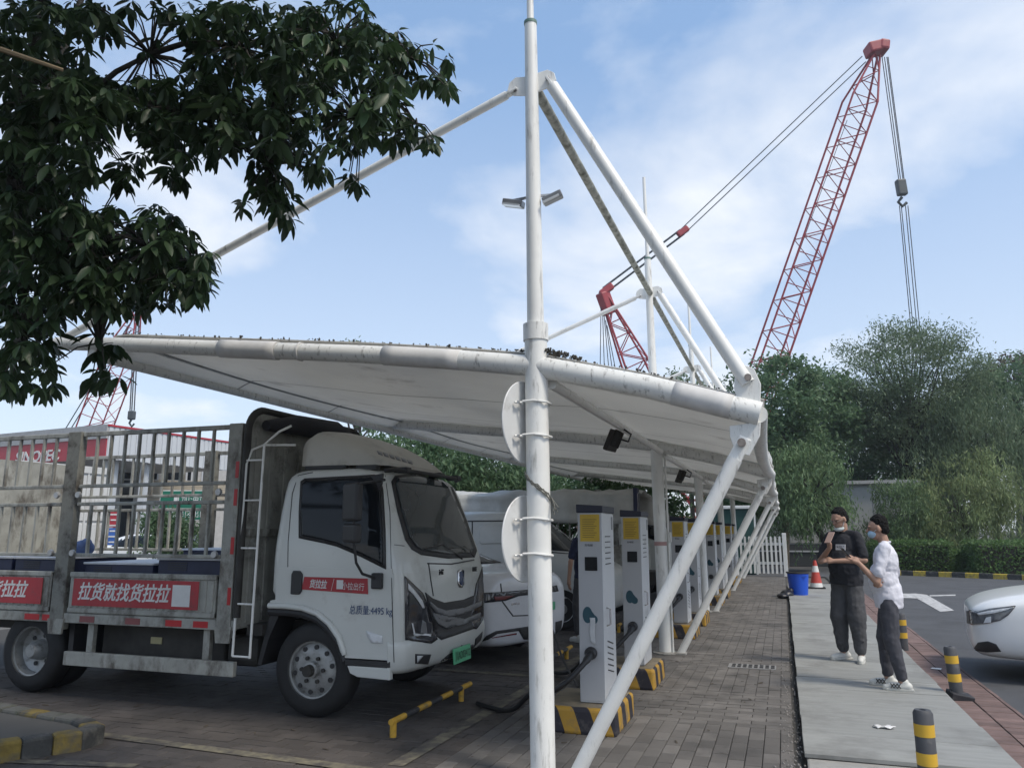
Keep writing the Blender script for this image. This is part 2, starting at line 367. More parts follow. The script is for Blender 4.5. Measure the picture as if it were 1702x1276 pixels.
lay_bricks(rows, bed, PAVER, PAVERM, 190)
rows = []
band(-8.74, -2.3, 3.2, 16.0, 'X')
PVL = mat('paver_oily', (.078, .068, .062), .8, var=.25, scale=1.6, bump=.25, bscale=120, rnd=.22, dirt=((.04, .036, .034), .45, 1.6)); PVLM = mat('paver_oily_mass', (.078, .068, .062), .8, var=.4, scale=2.4, bump=.25, bscale=120, dirt=((.04, .036, .034), .45, 1.6))  # left parking band laid in darker, browner pavers
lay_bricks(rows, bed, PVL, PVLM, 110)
# painted bay lines
def line(name, pts, wd, m, z=.005):
    b = MB(); p = [V((x, y, z)) for x, y in pts]
    for i in range(len(p) - 1):
        d = (p[i + 1] - p[i]).normalized(); n = V((-d.y, d.x, 0)) * wd / 2
        k = max(2, int((p[i + 1] - p[i]).length / .3)); P = []
        for j in range(k + 1):
            q = p[i].lerp(p[i + 1], j / k); e = random.uniform(-.006, .006); P += [q - n * (1 + e * 3), q + n * (1 + e * 3)]
        b.grid(P, k + 1, 2)
    return tag(b.build(name, m), kind='structure')
line('bay_line', [(-8.5, 5.17), (-2.3, 4.86)], .11, LINEY); line('bay_line', [(-2.56, 5.02), (-2.5, 8.1)], .12, LINEY)
line('bay_line', [(-8.5, 8.5), (-2.6, 8.45)], .11, LINEY); line('bay_line', [(-2.5, 8.4), (-2.46, 15)], .12, LINEY); line('bay_line', [(-5.4, 4.2), (-4.2, 4.45)], .09, LINEY)
# road, brick verge strip
rd = MB().add([(1.86, -6, -.02), (70, -6, -.02), (70, 60, -.02), (-12, 60, -.02), (-12, 29.6, -.02), (1.86, 29.6, -.02)], [(0, 1, 2, 3, 4, 5)]).build('road', ASPH); tag(rd, kind='structure')
st = MB().add([(1.30, 2, -.012), (1.86, 2, -.012), (1.86, 29.5, -.012), (1.30, 29.5, -.012)], [(0, 1, 2, 3)]).build('brick_verge', JOINT); tag(st, kind='structure')
rows = []; y = 4.0
i = 0
while y < 24:
    for k in range(2): rows.append((1.34 + k * .24, 1.34 + k * .24 + .235, y, y + .115))
    if i % 2 == 0: rows.append((1.82 - .0, 1.86, y, y + .23))
    y += .115; i += 1
lay_bricks(rows, st, REDP, REDP, 120)
slab = MB().bb(.06, 1.30, 5.66, 24, -.03, .026).build('walkway_base', CONC, bevel=.015); tag(slab, kind='structure')
wk = thing('board_walkway', 'grey cement board walkway laid over the low concrete base beside the road', 'walkway', (.7, 6, 0))
y = 6.0; rr = random.Random(5)
while y < 24:
    ln = rr.choice((.60, .60, .61, .40)); e = rr.uniform(-.006, .006)
    MB().box((.70 + e, y + ln / 2, .045 + rr.uniform(-.002, .003)), (1.315, ln - .013, .03), (rr.uniform(-.003, .003), rr.uniform(-.003, .003), rr.uniform(-.006, .006))).build('board', BOARD, wk, bevel=.003, seg=1)
    y += ln
kerbb = MB().bb(.09, 1.02, 5.50, 5.66, -.03, .03).build('front_kerb', CONC, wk, bevel=.02)
# litter seam left of the boards: crumbled mortar
b = MB(); rr = random.Random(11)
for i in range(420):
    yy = 5.6 + 8 * rr.random() ** 1.6; s = rr.uniform(.003, .013); b.box((rr.gauss(-.03, .05), yy, s * .2), (s, s * 1.3, s * .6), (rr.random(), rr.random(), rr.random()))
tag(b.build('gravel_crumbs', mat('crumbs', (.22, .21, .20), .9, var=.5, scale=40), None), 'crumbled grey mortar along the edge of the boards', 'rubble', kind='stuff')
# road arrow paint
def flat(name, pts, m, z): return tag(MB().add([(x, y, z) for x, y in pts], [tuple(range(len(pts)))]).build(name, m), kind='structure')
flat('road_arrow', [pg(*q)[:2] for q in ((1460, 985), (1522, 985), (1540, 987), (1586, 1013), (1563, 1015), (1524, 993), (1460, 991))], LINEW, -.012)
flat('road_line', [pg(*q)[:2] for q in ((1545, 987.5), (1588, 986.5), (1588, 988.5), (1545, 989.5))], LINEW, -.014)
flat('road_line', [pg(*q)[:2] for q in ((1688, 1195), (1702, 1201), (1702, 1204), (1686, 1197))], LINEW, -.012)

# drain grate
gr = thing('drain_grate', 'grey slotted drain grate set in the paving before the walkway', 'drain grate', (-.43, 9.84, 0))
MB().bb(-.70, -.17, 9.70, 9.98, -.01, .006).build('frame', mat('grate_grey', (.22, .22, .22), .6, var=.15), gr)
for i in range(8):
    for k in range(2): MB().bb(-.66 + i * .062, -.62 + i * .062, 9.74 + k * .12, 9.83 + k * .12, .0, .0085).build('slot', RUBBER, gr)

# planter kerb at the bottom left (the overhanging tree grows here)
pk = thing('planter_kerb', 'chipped yellow and black concrete planter kerb at the lower left', 'kerb', (-5.5, 4.6, 0))
path = [V((-9.2, 5.5, 0)), V((-7.2, 5.24, 0)), V((-5.2, 4.98, 0)), V((-4.88, 4.84, 0)), V((-4.86, 4.62, 0)), V((-5.16, 4.14, 0)), V((-5.9, 3.1, 0)), V((-6.6, 2.2, 0))]
ci = 0
for i in range(len(path) - 1):
    a, c = path[i], path[i + 1]; k = max(1, round((c - a).length / .22))
    for j in range(k):
        p, q = a.lerp(c, j / k), a.lerp(c, (j + 1) / k); d = (q - p).normalized(); n = V((d.y, -d.x, 0)) * -1
        o_ = p; h = .135 + random.uniform(-.006, .006)
        MB().prism([(0, 0), ((q - p).length - .001, 0), ((q - p).length - .001, .14), (0, .14)], (p.x, p.y, -.02), d, -n * -1 if False else V((d.y, -d.x, 0)), -(h + .02)).build('kerb_stone', (KBC if i < 2 and j % 3 else (KYN if ci % 2 else KBN)), pk, bevel=.02)
        ci += 1
soil = MB().add([(p.x, p.y, .10) for p in path] + [(-12, 1.5, .10), (-12, 5.6, .10)], [tuple(range(len(path) + 2))]).build('soil', SOIL, pk)

# ================================================================== canopy
BX = [(-6.05, 3.20), (-5.2, 3.12), (-4.4, 3.03), (-2.95, 2.87), (-2.2, 2.775), (-1.57, 2.68), (-.8, 2.49), (-.09, 2.27)]
def zb(x):
    for (a, za), (c, zc) in zip(BX, BX[1:]):
        if x <= c: t = max(0, (x - a) / (c - a)); return za + (zc - za) * t
    return BX[-1][1]
FY = [5.05, 10.55, 16.1, 21.7, 27.4]
cn = thing('charging_canopy', 'white tensioned fabric canopy on a row of tall pipe masts over the chargers', 'canopy', (-1.55, 16, 0))
XM = -1.53
for k, Y in enumerate(FY):
    T = -.06
    mx = lambda z: XM + T * z / 5.4
    mo = MB().tube([(mx(0), Y, 0), (mx(1.4), Y, 1.4), (mx(2.86), Y, 2.86)], .08, 28).build('mast', WHITEP, cn, smooth=True)
    MB().tube([(mx(2.86), Y, 2.86), (mx(2.95), Y, 2.98)], .089, 28).build('collar', WHITEM, mo, smooth=True)
    MB().tube([(mx(2.98), Y, 2.98), (mx(5.3), Y, 5.36)], [.060, .046], 24).build('upper_tube', WHITEP, mo, smooth=True)
    MB().tube([(mx(5.36), Y, 5.36), (mx(6.6), Y, 6.6)], [.027, .022], 16).build('spike', WHITEP, mo, smooth=True)
    MB().tube([(mx(5.34), Y, 5.345), (mx(5.36), Y, 5.37)], .05, 24).build('ring', mat('ring_green', (.12, .2, .17), .6), mo, smooth=True)
    b = MB()
    for q in range(6):
        an = q * math.pi / 3 + .3; b.tube([(XM + .13 * math.cos(an), Y + .13 * math.sin(an), 0), (XM + .13 * math.cos(an), Y + .13 * math.sin(an), .05)], .012, 8)
    MB().lathe([(.17, .002), (.17, .014), (.085, .02)], (XM, Y, 0), n=20).build('base_plate', CONC, mo)
    # cross beam in two lengths
    for nm, pts in (('beam', BX[:6]), ('beam', BX[5:])):
        P = []
        for (a, za), (c, zc) in zip(pts, pts[1:]):
            for j in range(4): P.append((a + (c - a) * j / 4, Y, za + (zc - za) * j / 4))
        P.append((pts[-1][0], Y, pts[-1][1]))
        left = pts[0][0] < -5
        bo = MB().tube(P, ([.058 + .017 * i / (len(P) - 1) for i in range(len(P))] if left else .077), 24).build(nm, WHITEM, cn, smooth=True)
        if k == 0:      # sleeve joints and cloth patches
            for xx, ww in (((-4.25, .55), (-2.75, .62), (-3.5, .02)) if left else ((-.62, .36),)):
                PP = [(xx + ww * j / 6, Y, zb(xx + ww * j / 6)) for j in range(7)]
                MB().tube(PP, (.075 if left else .080), 24, cap=False).build('cloth_patch', mat('patch_grey', (.60, .59, .575), .7, var=.12, scale=6), bo, smooth=True, solid=.004)
    # brackets
    zt = 4.86; xt = mx(zt)
    for sx in (-1, 1):
        MB().prism([(0, -.08), (.10, -.06), (.145, -.01), (.13, .05), (.08, .085), (0, .075)], (xt + sx * .045, Y + .006 * sx, zt - .02 * (sx < 0)), (sx, 0, 0), (0, 0, 1), -.014 * sx).build('bracket', WHITEP, mo, bevel=.003)
        MB().tube([(xt + sx * .13, Y - .025, zt + .02 * sx - .02), (xt + sx * .13, Y + .025, zt + .02 * sx - .02)], .016, 10).build('pin', BOLT, mo)
    aL = V((xt - .13, Y, zt - .04)); bL = V((-5.93, Y, zb(-5.93) + .07)); aR = V((xt + .13, Y, zt)); bR = V((-.155, Y, 2.47))
    for a, c, r_, m_ in ((aL, bL, .033, WHITEP), (aR, bR, .046, WHITEP)):
        d = (c - a).normalized(); to = MB().tube([a + d * .07, c], r_, 20).build('tie', m_, cn, smooth=True)
        MB().bar(a - d * .02, a + d * .15, .06, .022, (0, 0, 1)).build('fork', WHITEP, to, bevel=.004)
    # lug plates at the right beam end, strut to the ground
    lug = MB().prism([(-.10, 0), (-.04, -.02), (.035, .0), (.045, .12), (.01, .22), (-.05, .25), (-.11, .2), (-.12, .1)], (-.12, Y - .012, 2.34), (1, 0, 0), (0, 0, 1), -.024).build('lug', WHITEM, cn, bevel=.004)
    MB().tube([(-.15, Y - .06, 2.50), (-.15, Y + .04, 2.50)], .022, 12).build('pin', BOLT, lug)
    lug = MB().prism([(-.13, .02), (.06, .04), (.05, -.05), (-.02, -.17), (-.1, -.15), (-.13, -.05)], (-.15, Y - .02, 2.18), (1, 0, 0), (0, 0, 1), -.03).build('lug', WHITEM, cn, bevel=.004)
    MB().tube([(-.21, Y - .07, 2.09), (-.21, Y + .04, 2.09)], .026, 12).build('pin', BOLT, lug)
    a, c = V((-.20, Y - .005, 2.10)), V((-1.34, Y - .02, 0)); d = (c - a).normalized()
    so = MB().tube([a + d * .12, c], .047, 24).build('strut', WHITEP, cn, smooth=True)
    MB().bar(a - d * .03, a + d * .2, .085, .05, (0, 1, 0)).build('fork', WHITEP, so, bevel=.012)
    MB().box((c.x, c.y, .01), (.16, .14, .022)).build('base_plate', CONC, so, bevel=.004)
    if k < len(FY) - 1:
        Y2 = FY[k + 1]
        MB().tube([(xt + .02, Y + .05, zt - .03), (xt + .02, Y2 - .045, zt - .03)], .039, 18).build('ridge_tie', MOSSP, cn, smooth=True)
        MB().tube([(XM + .06, Y + .07, 2.56), (XM + .04, Y2 - .07, 2.60)], .036, 18).build('purlin', WHITEP, cn, smooth=True)
        MB().tube([(-5.62, Y, zb(-5.62) - .10), (-5.62, Y2, zb(-5.62) - .10)], .045, 16).build('edge_pipe', WHITEM, cn, smooth=True)
        P = []
        for j in range(9): t = j / 8; P.append((-.10 - .10 * 4 * t * (1 - t) * .4, Y + (Y2 - Y) * t, 2.27 - .05 * 4 * t * (1 - t)))
        MB().tube(P, .055, 16).build('edge_pipe', WHITEM, cn, smooth=True)
        nu, nv = 40, 22
        def surf(u, t, dz=0.0):
            x = -5.66 + (5.60) * u; sag = 4 * t * (1 - t)
            e_ = min(1, u / .06); e_ = e_ * e_ * (3 - 2 * e_); lift = (.075 * (1 - .5 * sag) + .02) * e_ - .085 * (1 - e_)
            x2 = x - (.04 * sag * max(0, (u - .8) / .2))
            return V((x2, Y + (Y2 - Y) * t, zb(x) + lift - .11 * sag * math.sin(math.pi * min(1, u * 1.05)) + dz + .008 * math.sin(u * 23 + t * 9) * sag * .5))
        P = [surf(i / (nu - 1), j / (nv - 1)) for i in range(nu) for j in range(nv)]
        mo2 = MB().grid(P, nu, nv).build('membrane', MEMB, cn, smooth=True, ang=180, solid=.006)
        for t in (.34, .67):
            P = []
            for i in range(60): P += [surf(i / 59, t - .0022, -.011), surf(i / 59, t + .0022, -.011)]
            MB().grid(P, 60, 2).build('seam', SEAM, mo2)
        for u_ in (.045,):
            P = []
            for i in range(40): P += [surf(u_ - .003, i / 39, -.012), surf(u_ + .003, i / 39, -.012)]
            MB().grid(P, 40, 2).build('edge_seam', mat('edge_seam_dark', (.30, .30, .29), .8), mo2)  # darker seam strip along the membrane edge and beams
        for t in (.02, .978):
            P = []
            for i in range(60): P += [surf(.05 + .94 * i / 59, t - .0022, -.011), surf(.05 + .94 * i / 59, t + .0022, -.011)]
            MB().grid(P, 60, 2).build('edge_seam', MATS['edge_seam_dark'], mo2)
        # gusset between beam and edge pipe at the tip
    MB().bar((-5.62, Y, zb(-5.62) - .02), (-5.62, Y, zb(-5.62) - .12), .05, .09).build('gusset', WHITEM, cn, bevel=.01)
# leaf litter caught along the upper edge of the first beam
b = MB(); rr = random.Random(2)
for i in range(420):
    x = rr.choice((rr.uniform(-5.5, -.3), rr.gauss(-1.45, .12))); near = math.exp(-((x + 1.45) / .22) ** 2); s = rr.uniform(.006, .015)
    b.box((x, 5.05 + rr.uniform(-.04, .10), zb(x) + .098 + rr.random() * .045 * near), (s * 1.6, s, s * .6), (rr.random() * 3, rr.random() * 3, rr.random() * 3))
tag(b.build('leaf_litter', mat('litter', (.05, .047, .04), .9, var=.4), None), 'dark leaf litter caught along the top edge of the canopy', 'leaves', kind='stuff')
# ================================================================== vegetation
def leafmat(name, c, var=.35, tr=.42, sc=.8, rough=.55): return mat(name, c, rough, var=var, scale=sc, transl=tr, rnd=.1, spec=.3)
LF_DARK = leafmat('leaf_dark', (.10, .165, .085)); LF_MID = leafmat('leaf_mid', (.135, .205, .098)); LF_GREY = leafmat('leaf_greygreen', (.155, .215, .125))
LF_YEL = leafmat('leaf_yellowgreen', (.215, .27, .125)); LF_HEDGE = leafmat('leaf_hedge', (.10, .175, .06)); LF_RED = leafmat('leaf_reddish', (.085, .062, .042))
LF_BIG = mat('leaf_broad', (.045, .080, .034), .42, var=.5, scale=3.5, transl=.32, rnd=.3, spec=.4)
BARK = mat('bark', (.085, .075, .062), .9, var=.35, scale=12, bump=.6, bscale=30)
BARKD = mat('bark_dark', (.04, .036, .03), .9, var=.35, scale=12, bump=.6, bscale=30)
RNG = np.random.default_rng(4)
def leaf_mass(name, P, m, parent, size=.18, asp=.42, down=0.0, jit=.35):
    """P (n,3) leaf positions: each leaf a small folded rhombus (2 triangles)"""
    n = len(P); d = RNG.normal(size=(n, 3)); d[:, 2] -= down * 2.2; d /= np.linalg.norm(d, axis=1)[:, None]
    u = RNG.normal(size=(n, 3)); s = np.cross(d, u); s /= np.linalg.norm(s, axis=1)[:, None] + 1e-9
    L_ = size * (1 + jit * RNG.uniform(-1, 1, n))[:, None]; W_ = L_ * asp * .5; nn = np.cross(d, s)
    A = P; B = P + d * L_ * .45 + s * W_ + nn * L_ * .06; C = P + d * L_; D = P + d * L_ * .45 - s * W_ + nn * L_ * .06
    v = np.stack([A, B, C, D], 1).reshape(-1, 3); i = np.arange(n) * 4
    tri = np.stack([np.stack([i, i + 1, i + 2], 1), np.stack([i, i + 2, i + 3], 1)], 1).reshape(-1)
    me = bpy.data.meshes.new(name); me.vertices.add(len(v)); me.vertices.foreach_set('co', v.ravel().astype(np.float32))
    me.loops.add(len(tri)); me.loops.foreach_set('vertex_index', tri.astype(np.int32)); me.polygons.add(2 * n)
    me.polygons.foreach_set('loop_start', (np.arange(2 * n) * 3).astype(np.int32)); me.update(calc_edges=True); me.validate()
    return link_mesh(name, me, m, parent)
def clumps(blobs, k, n, sd, shell=.55):
    """k clump centres spread through the ellipsoids, n leaves round them"""
    bl = np.array([(*c, *r) for c, r in blobs]); vol = bl[:, 3] * bl[:, 4] * bl[:, 5]; ii = RNG.choice(len(bl), k, p=vol / vol.sum())
    d = RNG.normal(size=(k, 3)); d /= np.linalg.norm(d, axis=1)[:, None]; r = RNG.uniform(shell ** 3, 1, k) ** (1 / 3)
    C = bl[ii, :3] + d * r[:, None] * bl[ii, 3:]; sz = RNG.uniform(.5, 1.4, k)
    j = RNG.choice(k, n, p=sz / sz.sum()); g_ = RNG.normal(size=(n, 3)) * sd * sz[j][:, None] * np.array([1, 1, .7])
    return C, C[j] + g_
def tree(name, label, blobs, base, m, k=70, n=6000, sd=.3, size=.18, asp=.42, down=.15, bark=BARK, tr=.16, limbs=14, cat='tree', group=None, strands=0, shell=.5):
    t = thing(name, label, cat, (base[0], base[1], -.05), group=group); C, P = clumps(blobs, int(k * 1.3), int(n * 2.3), sd, shell)
    if strands:
        q = RNG.choice(len(P), strands); L_ = RNG.uniform(.5, 1.6, strands); S_ = []
        for a, l in zip(P[q], L_):
            m_ = int(l / .055); tt = np.linspace(0, 1, m_)[:, None]; dr = RNG.normal(size=2) * .35
            S_.append(a + np.concatenate([dr[None] * tt, -l * tt ** 1.4], 1) + RNG.normal(size=(m_, 3)) * .035)
        P = np.concatenate([P] + S_)
    leaf_mass('crown', P, m, t, size, asp, down)
    top = V(blobs[0][0]); b0 = V((base[0], base[1], -.05)); mid = b0.lerp(top, .45) + V((RNG.normal() * .15, RNG.normal() * .15, 0))
    MB().tube([b0, b0.lerp(mid, .5) + V((.05, .03, 0)), mid, top], [tr * 1.25, tr, tr * .85, tr * .3], 9).build('trunk', bark, t, smooth=True)
    b = MB()
    for c in C[RNG.choice(len(C), min(limbs, len(C)), replace=False)]:
        s = mid.lerp(top, RNG.uniform(0, .75)); c = V(c); mm = s.lerp(c, .5) + V((RNG.normal() * .12, RNG.normal() * .12, .12)); b.tube([s, mm, c], [tr * .42, tr * .26, tr * .08], 6)
    b.build('limbs', bark, t, smooth=True); return t
def pb(x, y, rx, ry, dep, rz=None):
    s = dep / FPX; return (tuple(pd(x, y, dep)), (rx * s, (rz or (rx + ry) / 2) * s, ry * s))
def base(x, dep):
    p = pd(x, 880, dep); return (p.x, p.y)
G1 = 'trees beyond the road'; G2 = 'trees behind the parked vehicles'
tree('broadleaf_tree', 'dense dark green tree with a rounded top left of the wispy tall tree', [pb(1285, 680, 88, 100, 34), pb(1240, 760, 90, 100, 34), pb(1360, 700, 60, 90, 36)], base(1300, 34), LF_DARK, 150, 13000, .32, .2, .5, group=G1)
tree('feathery_tree', 'tall wispy grey green tree with thin branches against the sky', [pb(1510, 630, 122, 100, 37), pb(1440, 690, 80, 80, 37), pb(1585, 680, 60, 70, 37)], base(1500, 37), LF_GREY, 200, 17000, .36, .17, .3, down=.4, limbs=60, tr=.15, bark=BARKD, group=G1, shell=.3)
tree('leafy_tree', 'mid green leafy tree behind the white shirted man', [pb(1420, 760, 100, 110, 40), pb(1520, 790, 110, 100, 40), pb(1395, 850, 90, 60, 41)], base(1440, 40), LF_DARK, 150, 13000, .42, .22, .5, group=G1)
tree('willow_tree', 'drooping willow like tree at the right edge above the hedges', [pb(1625, 730, 105, 100, 35), pb(1690, 820, 60, 110, 34), pb(1560, 760, 60, 60, 35)], base(1660, 35), LF_GREY, 120, 5000, .36, .2, .22, down=1.2, strands=560, bark=BARKD, group=G1)
tree('bamboo_clump', 'yellow green feathery clump standing in front of the willow', [pb(1590, 830, 72, 72, 31.5), pb(1640, 800, 50, 60, 31.5), pb(1560, 880, 50, 40, 31)], base(1590, 31.5 + 1), LF_YEL, 80, 3800, .28, .2, .2, down=1.0, strands=300, tr=.06, limbs=30, group=G1)
tree('bamboo_clump', 'small thin yellow green clump with a pale straight trunk behind the left hedge', [pb(1495, 850, 40, 60, 31.5), pb(1480, 890, 40, 30, 31.5)], base(1505, 32), LF_MID, 50, 2200, .24, .18, .22, down=.9, strands=120, tr=.06, group=G1)
tree('shade_tree', 'low drooping olive green tree beside the white fence', [pb(1335, 790, 62, 52, 31), pb(1345, 850, 60, 45, 31), pb(1290, 810, 45, 50, 32)], base(1392, 31.5), LF_MID, 90, 6000, .3, .19, .26, down=.9, strands=200, bark=BARKD, limbs=30, group=G1)
tree('broadleaf_tree', 'dark tree at the far right behind the willow', [pb(1690, 680, 90, 80, 42), pb(1620, 700, 70, 70, 42)], base(1700, 42), LF_DARK, 90, 6000, .4, .22, .45, group=G1)
tree('reddish_tree', 'thin reddish brown tree top at the right edge of the sky', [pb(1685, 625, 45, 38, 45)], base(1690, 45), LF_RED, 40, 1400, .3, .2, .4, limbs=24, group=G1)
tree('broadleaf_tree', 'grey green tree rising just above the canopy between the masts', [pb(1140, 700, 80, 85, 48), pb(1220, 760, 90, 90, 46)], base(1150, 48), LF_GREY, 90, 6500, .4, .24, .42, group=G1)
tree('broadleaf_tree', 'dark tree behind the white shirted man and the container', [pb(1310, 890, 100, 40, 44), pb(1470, 860, 120, 70, 44)], base(1380, 44), LF_DARK, 80, 7000, .5, .26, .5, group=G1)
tree('broadleaf_tree', 'large dark tree behind the roof of the stake truck cab', [pb(700, 790, 150, 75, 21), pb(620, 830, 110, 60, 22), pb(800, 820, 110, 60, 21)], base(690, 22), LF_DARK, 170, 13000, .30, .17, .32, down=.5, group=G2)
tree('broadleaf_tree', 'dark bushy tree behind the van and the tarpaulin truck', [pb(930, 825, 120, 50, 25), pb(1050, 840, 90, 50, 27), pb(860, 830, 80, 40, 24)], base(940, 26), LF_DARK, 110, 8000, .34, .2, .35, down=.4, group=G2)
tree('broadleaf_tree', 'small tree top peeking above the canopy edge left of the near mast', [pb(600, 640, 60, 75, 50)], base(600, 50), LF_GREY, 34, 1800, .3, .26, .45, group=G2)
tree('round_shrub', 'dark green shrub below the green road sign', [pb(275, 885, 36, 34, 19), pb(300, 900, 30, 30, 19)], base(278, 19), LF_DARK, 40, 3000, .14, .1, .45, cat='shrub', tr=.05)
# trimmed hedges with a yellow and black kerb
def hedge(label, x0, x1, y0, y1, h):
    t = thing('trimmed_hedge', label, 'hedge', ((x0 + x1) / 2, (y0 + y1) / 2, 0), group='hedges beyond the road')
    MB().bb(x0 + .1, x1 - .1, y0 + .1, y1 - .1, .0, h - .12).build('dark_core', BARKD, t)  # solid dark box added as a core under the leaf shell
    n = 7000; P = np.stack([RNG.uniform(x0, x1, n), RNG.uniform(y0, y1, n), RNG.uniform(.05, h, n)], 1)
    s = RNG.integers(0, 4, n); P[s == 0, 1] = y0 + RNG.normal(size=(s == 0).sum()) * .05; P[s == 1, 2] = h + RNG.normal(size=(s == 1).sum()) * .05; P[s == 2, 0] = x0 + RNG.normal(size=(s == 2).sum()) * .05
    leaf_mass('foliage', P, LF_HEDGE, t, .10, .6, 0)
hedge('trimmed green hedge directly behind the two men', 3.2, 5.75, 32.3, 34.0, 1.12)
hedge('trimmed green hedge at the right edge beyond the white car', 6.3, 10.2, 31.0, 33.2, 1.15)
hedge('low rounded hedge in the gap between the two larger hedges', 5.7, 6.35, 32.6, 33.6, .75)
vg = MB().add([(2.6, 31.9, .1), (4.0, 31.75, .1), (7.3, 30.0, .1), (12, 27.2, .1), (60, 10, .1), (60, 90, .1), (2.6, 90, .1)], [tuple(range(7))]).build('verge', mat('verge_green', (.045, .06, .03), .95, var=.4, scale=3, bump=.5, bscale=30)); tag(vg, kind='structure')
kb = thing('striped_kerb', 'yellow and black painted kerb below the hedges across the road', 'kerb', (5, 31.3, 0))
P = [V((2.4, 31.95, 0)), V((3.96, 31.72, 0)), V((7.3, 29.95, 0)), V((12, 27.1, 0))]; ci = 0
for a, c in zip(P, P[1:]):
    k = round((c - a).length / .42)
    for j in range(k):
        MB().bar(a.lerp(c, j / k) + V((0, 0, .05)), a.lerp(c, (j + .985) / k) + V((0, 0, .05)), .16, .2).build('kerb_stone', KY if ci % 2 else KB, kb, bevel=.01, seg=1); ci += 1

# ------------------------------------------------------------------ big leaved tree overhanging from the left
bt = thing('overhanging_tree', 'broad leaved tree overhanging from the left with dark drooping leaves', 'tree', (-5.9, 4.0, 0))
rr = random.Random(21)
trunk = [V((-6.05, 3.95, 0)), V((-6.0, 3.95, 1.2)), V((-5.9, 4.0, 2.4)), V((-5.6, 4.1, 3.6)), V((-5.3, 4.2, 5.2))]
MB().tube(trunk, [.17, .14, .125, .10, .05], 14).build('trunk', BARK, bt, smooth=True)
POLY = [  # outline of the foliage in the photograph, with depth range (m) and density weight
 ([(0, 0), (165, 0), (150, 60), (180, 140), (170, 250), (130, 330), (190, 420), (190, 500), (110, 525), (60, 545), (0, 560)], 3.5, 4.9, 2.6),
 ([(150, 0), (245, 0), (215, 28), (160, 60)], 3.8, 4.6, 1.2),
 ([(250, 0), (610, 0), (650, 60), (670, 130), (640, 200), (590, 250), (520, 250), (400, 240), (330, 170), (330, 110), (320, 60), (262, 28)], 3.7, 4.8, 2.0),
 ([(160, 140), (260, 120), (340, 110), (420, 180), (400, 240), (330, 265), (260, 245), (200, 190), (160, 200)], 3.8, 4.8, 2.4),
 ([(610, 30), (690, 55), (735, 75), (755, 105), (700, 130), (650, 160), (620, 110)], 3.9, 4.6, .9),
 ([(590, 160), (650, 165), (705, 195), (715, 215), (650, 235), (600, 240)], 4.0, 4.6, .8),
 ([(400, 240), (500, 240), (560, 280), (580, 290), (520, 300), (470, 280), (420, 270)], 4.0, 4.6, .9),
 ([(410, 270), (450, 280), (470, 330), (490, 365), (470, 370), (440, 330), (400, 360), (395, 350)], 4.1, 4.5, .6),
 ([(150, 345), (240, 330), (290, 350), (345, 410), (370, 450), (350, 480), (300, 505), (240, 510), (170, 515), (120, 480)], 3.6, 4.6, 2.2),
 ([(0, 560), (95, 560), (95, 640), (40, 660), (0, 650)], 3.5, 4.4, 1.6),
 ([(145, 600), (180, 595), (200, 625), (185, 640), (150, 625)], 3.8, 4.4, .7), ([(560, 285), (590, 280), (600, 310), (575, 318)], 4.1, 4.5, .5), ([(690, 215), (720, 205), (735, 240), (712, 245)], 4.1, 4.5, .4), ([(700, 120), (745, 115), (750, 150), (715, 150)], 4.1, 4.5, .5), ([(440, 300), (470, 290), (500, 350), (480, 370), (455, 340)], 4.0, 4.5, .9), ([(180, 250), (260, 245), (330, 265), (300, 300), (200, 300)], 3.8, 4.5, .9)]
def inpoly(x, y, P):
    c = False; j = len(P) - 1
    for i in range(len(P)):
        if (P[i][1] > y) != (P[j][1] > y) and x < (P[j][0] - P[i][0]) * (y - P[i][1]) / (P[j][1] - P[i][1]) + P[i][0]: c = not c
        j = i
    return c
NODES = [((20, 300), 4.2), ((120, 180), 4.2), ((250, 90), 4.3), ((400, 80), 4.3), ((560, 70), 4.3), ((680, 95), 4.3), ((300, 190), 4.3), ((450, 210), 4.3), ((600, 200), 4.3), ((690, 205), 4.4), ((440, 275), 4.3), ((150, 400), 4.1), ((260, 420), 4.1), ((330, 450), 4.1), ((40, 560), 4.0), ((165, 570), 4.1)]
EDG = [(0, 1), (1, 2), (2, 3), (3, 4), (4, 5), (1, 6), (6, 7), (7, 8), (8, 9), (7, 10), (0, 11), (11, 12), (12, 13), (0, 14), (11, 15)]
NP = [pd(*q, d) for q, d in NODES]
for a, c in [(trunk[2], NP[14]), (trunk[3], NP[0])] + [(NP[a], NP[c]) for a, c in EDG]:
    mm = a.lerp(c, .5) + V((rr.uniform(-.04, .04), rr.uniform(-.04, .04), .05)); r0 = .03 if c.x < -3.2 else .017
    MB().tube([a, mm, c], [r0, r0 * .85, r0 * .65], 8).build('limb', BARKD, bt, smooth=True)
twig = MB(); LM = []
def whorl(p, n, sc):
    lean = V((rr.uniform(-.5, .7), rr.uniform(-.6, .4), rr.uniform(-.5, .2)))
    a0 = rr.random() * 6.28
    for i in range(n):
        if rr.random() < .15: continue
        an = a0 + i * 6.283 / n + rr.uniform(-.25, .25); ln = sc * rr.uniform(.55, 1.3)
        d = (V((math.cos(an), math.sin(an), rr.uniform(-1.7, -.05))) + lean * .55).normalized()
        nrm = V((0, 0, 1)) + V((rr.uniform(-.5, .5), rr.uniform(-.5, .5), 0)); s = d.cross(nrm).normalized(); up = s.cross(d)
        LM.append((p + d * .015, d, s, up, ln))
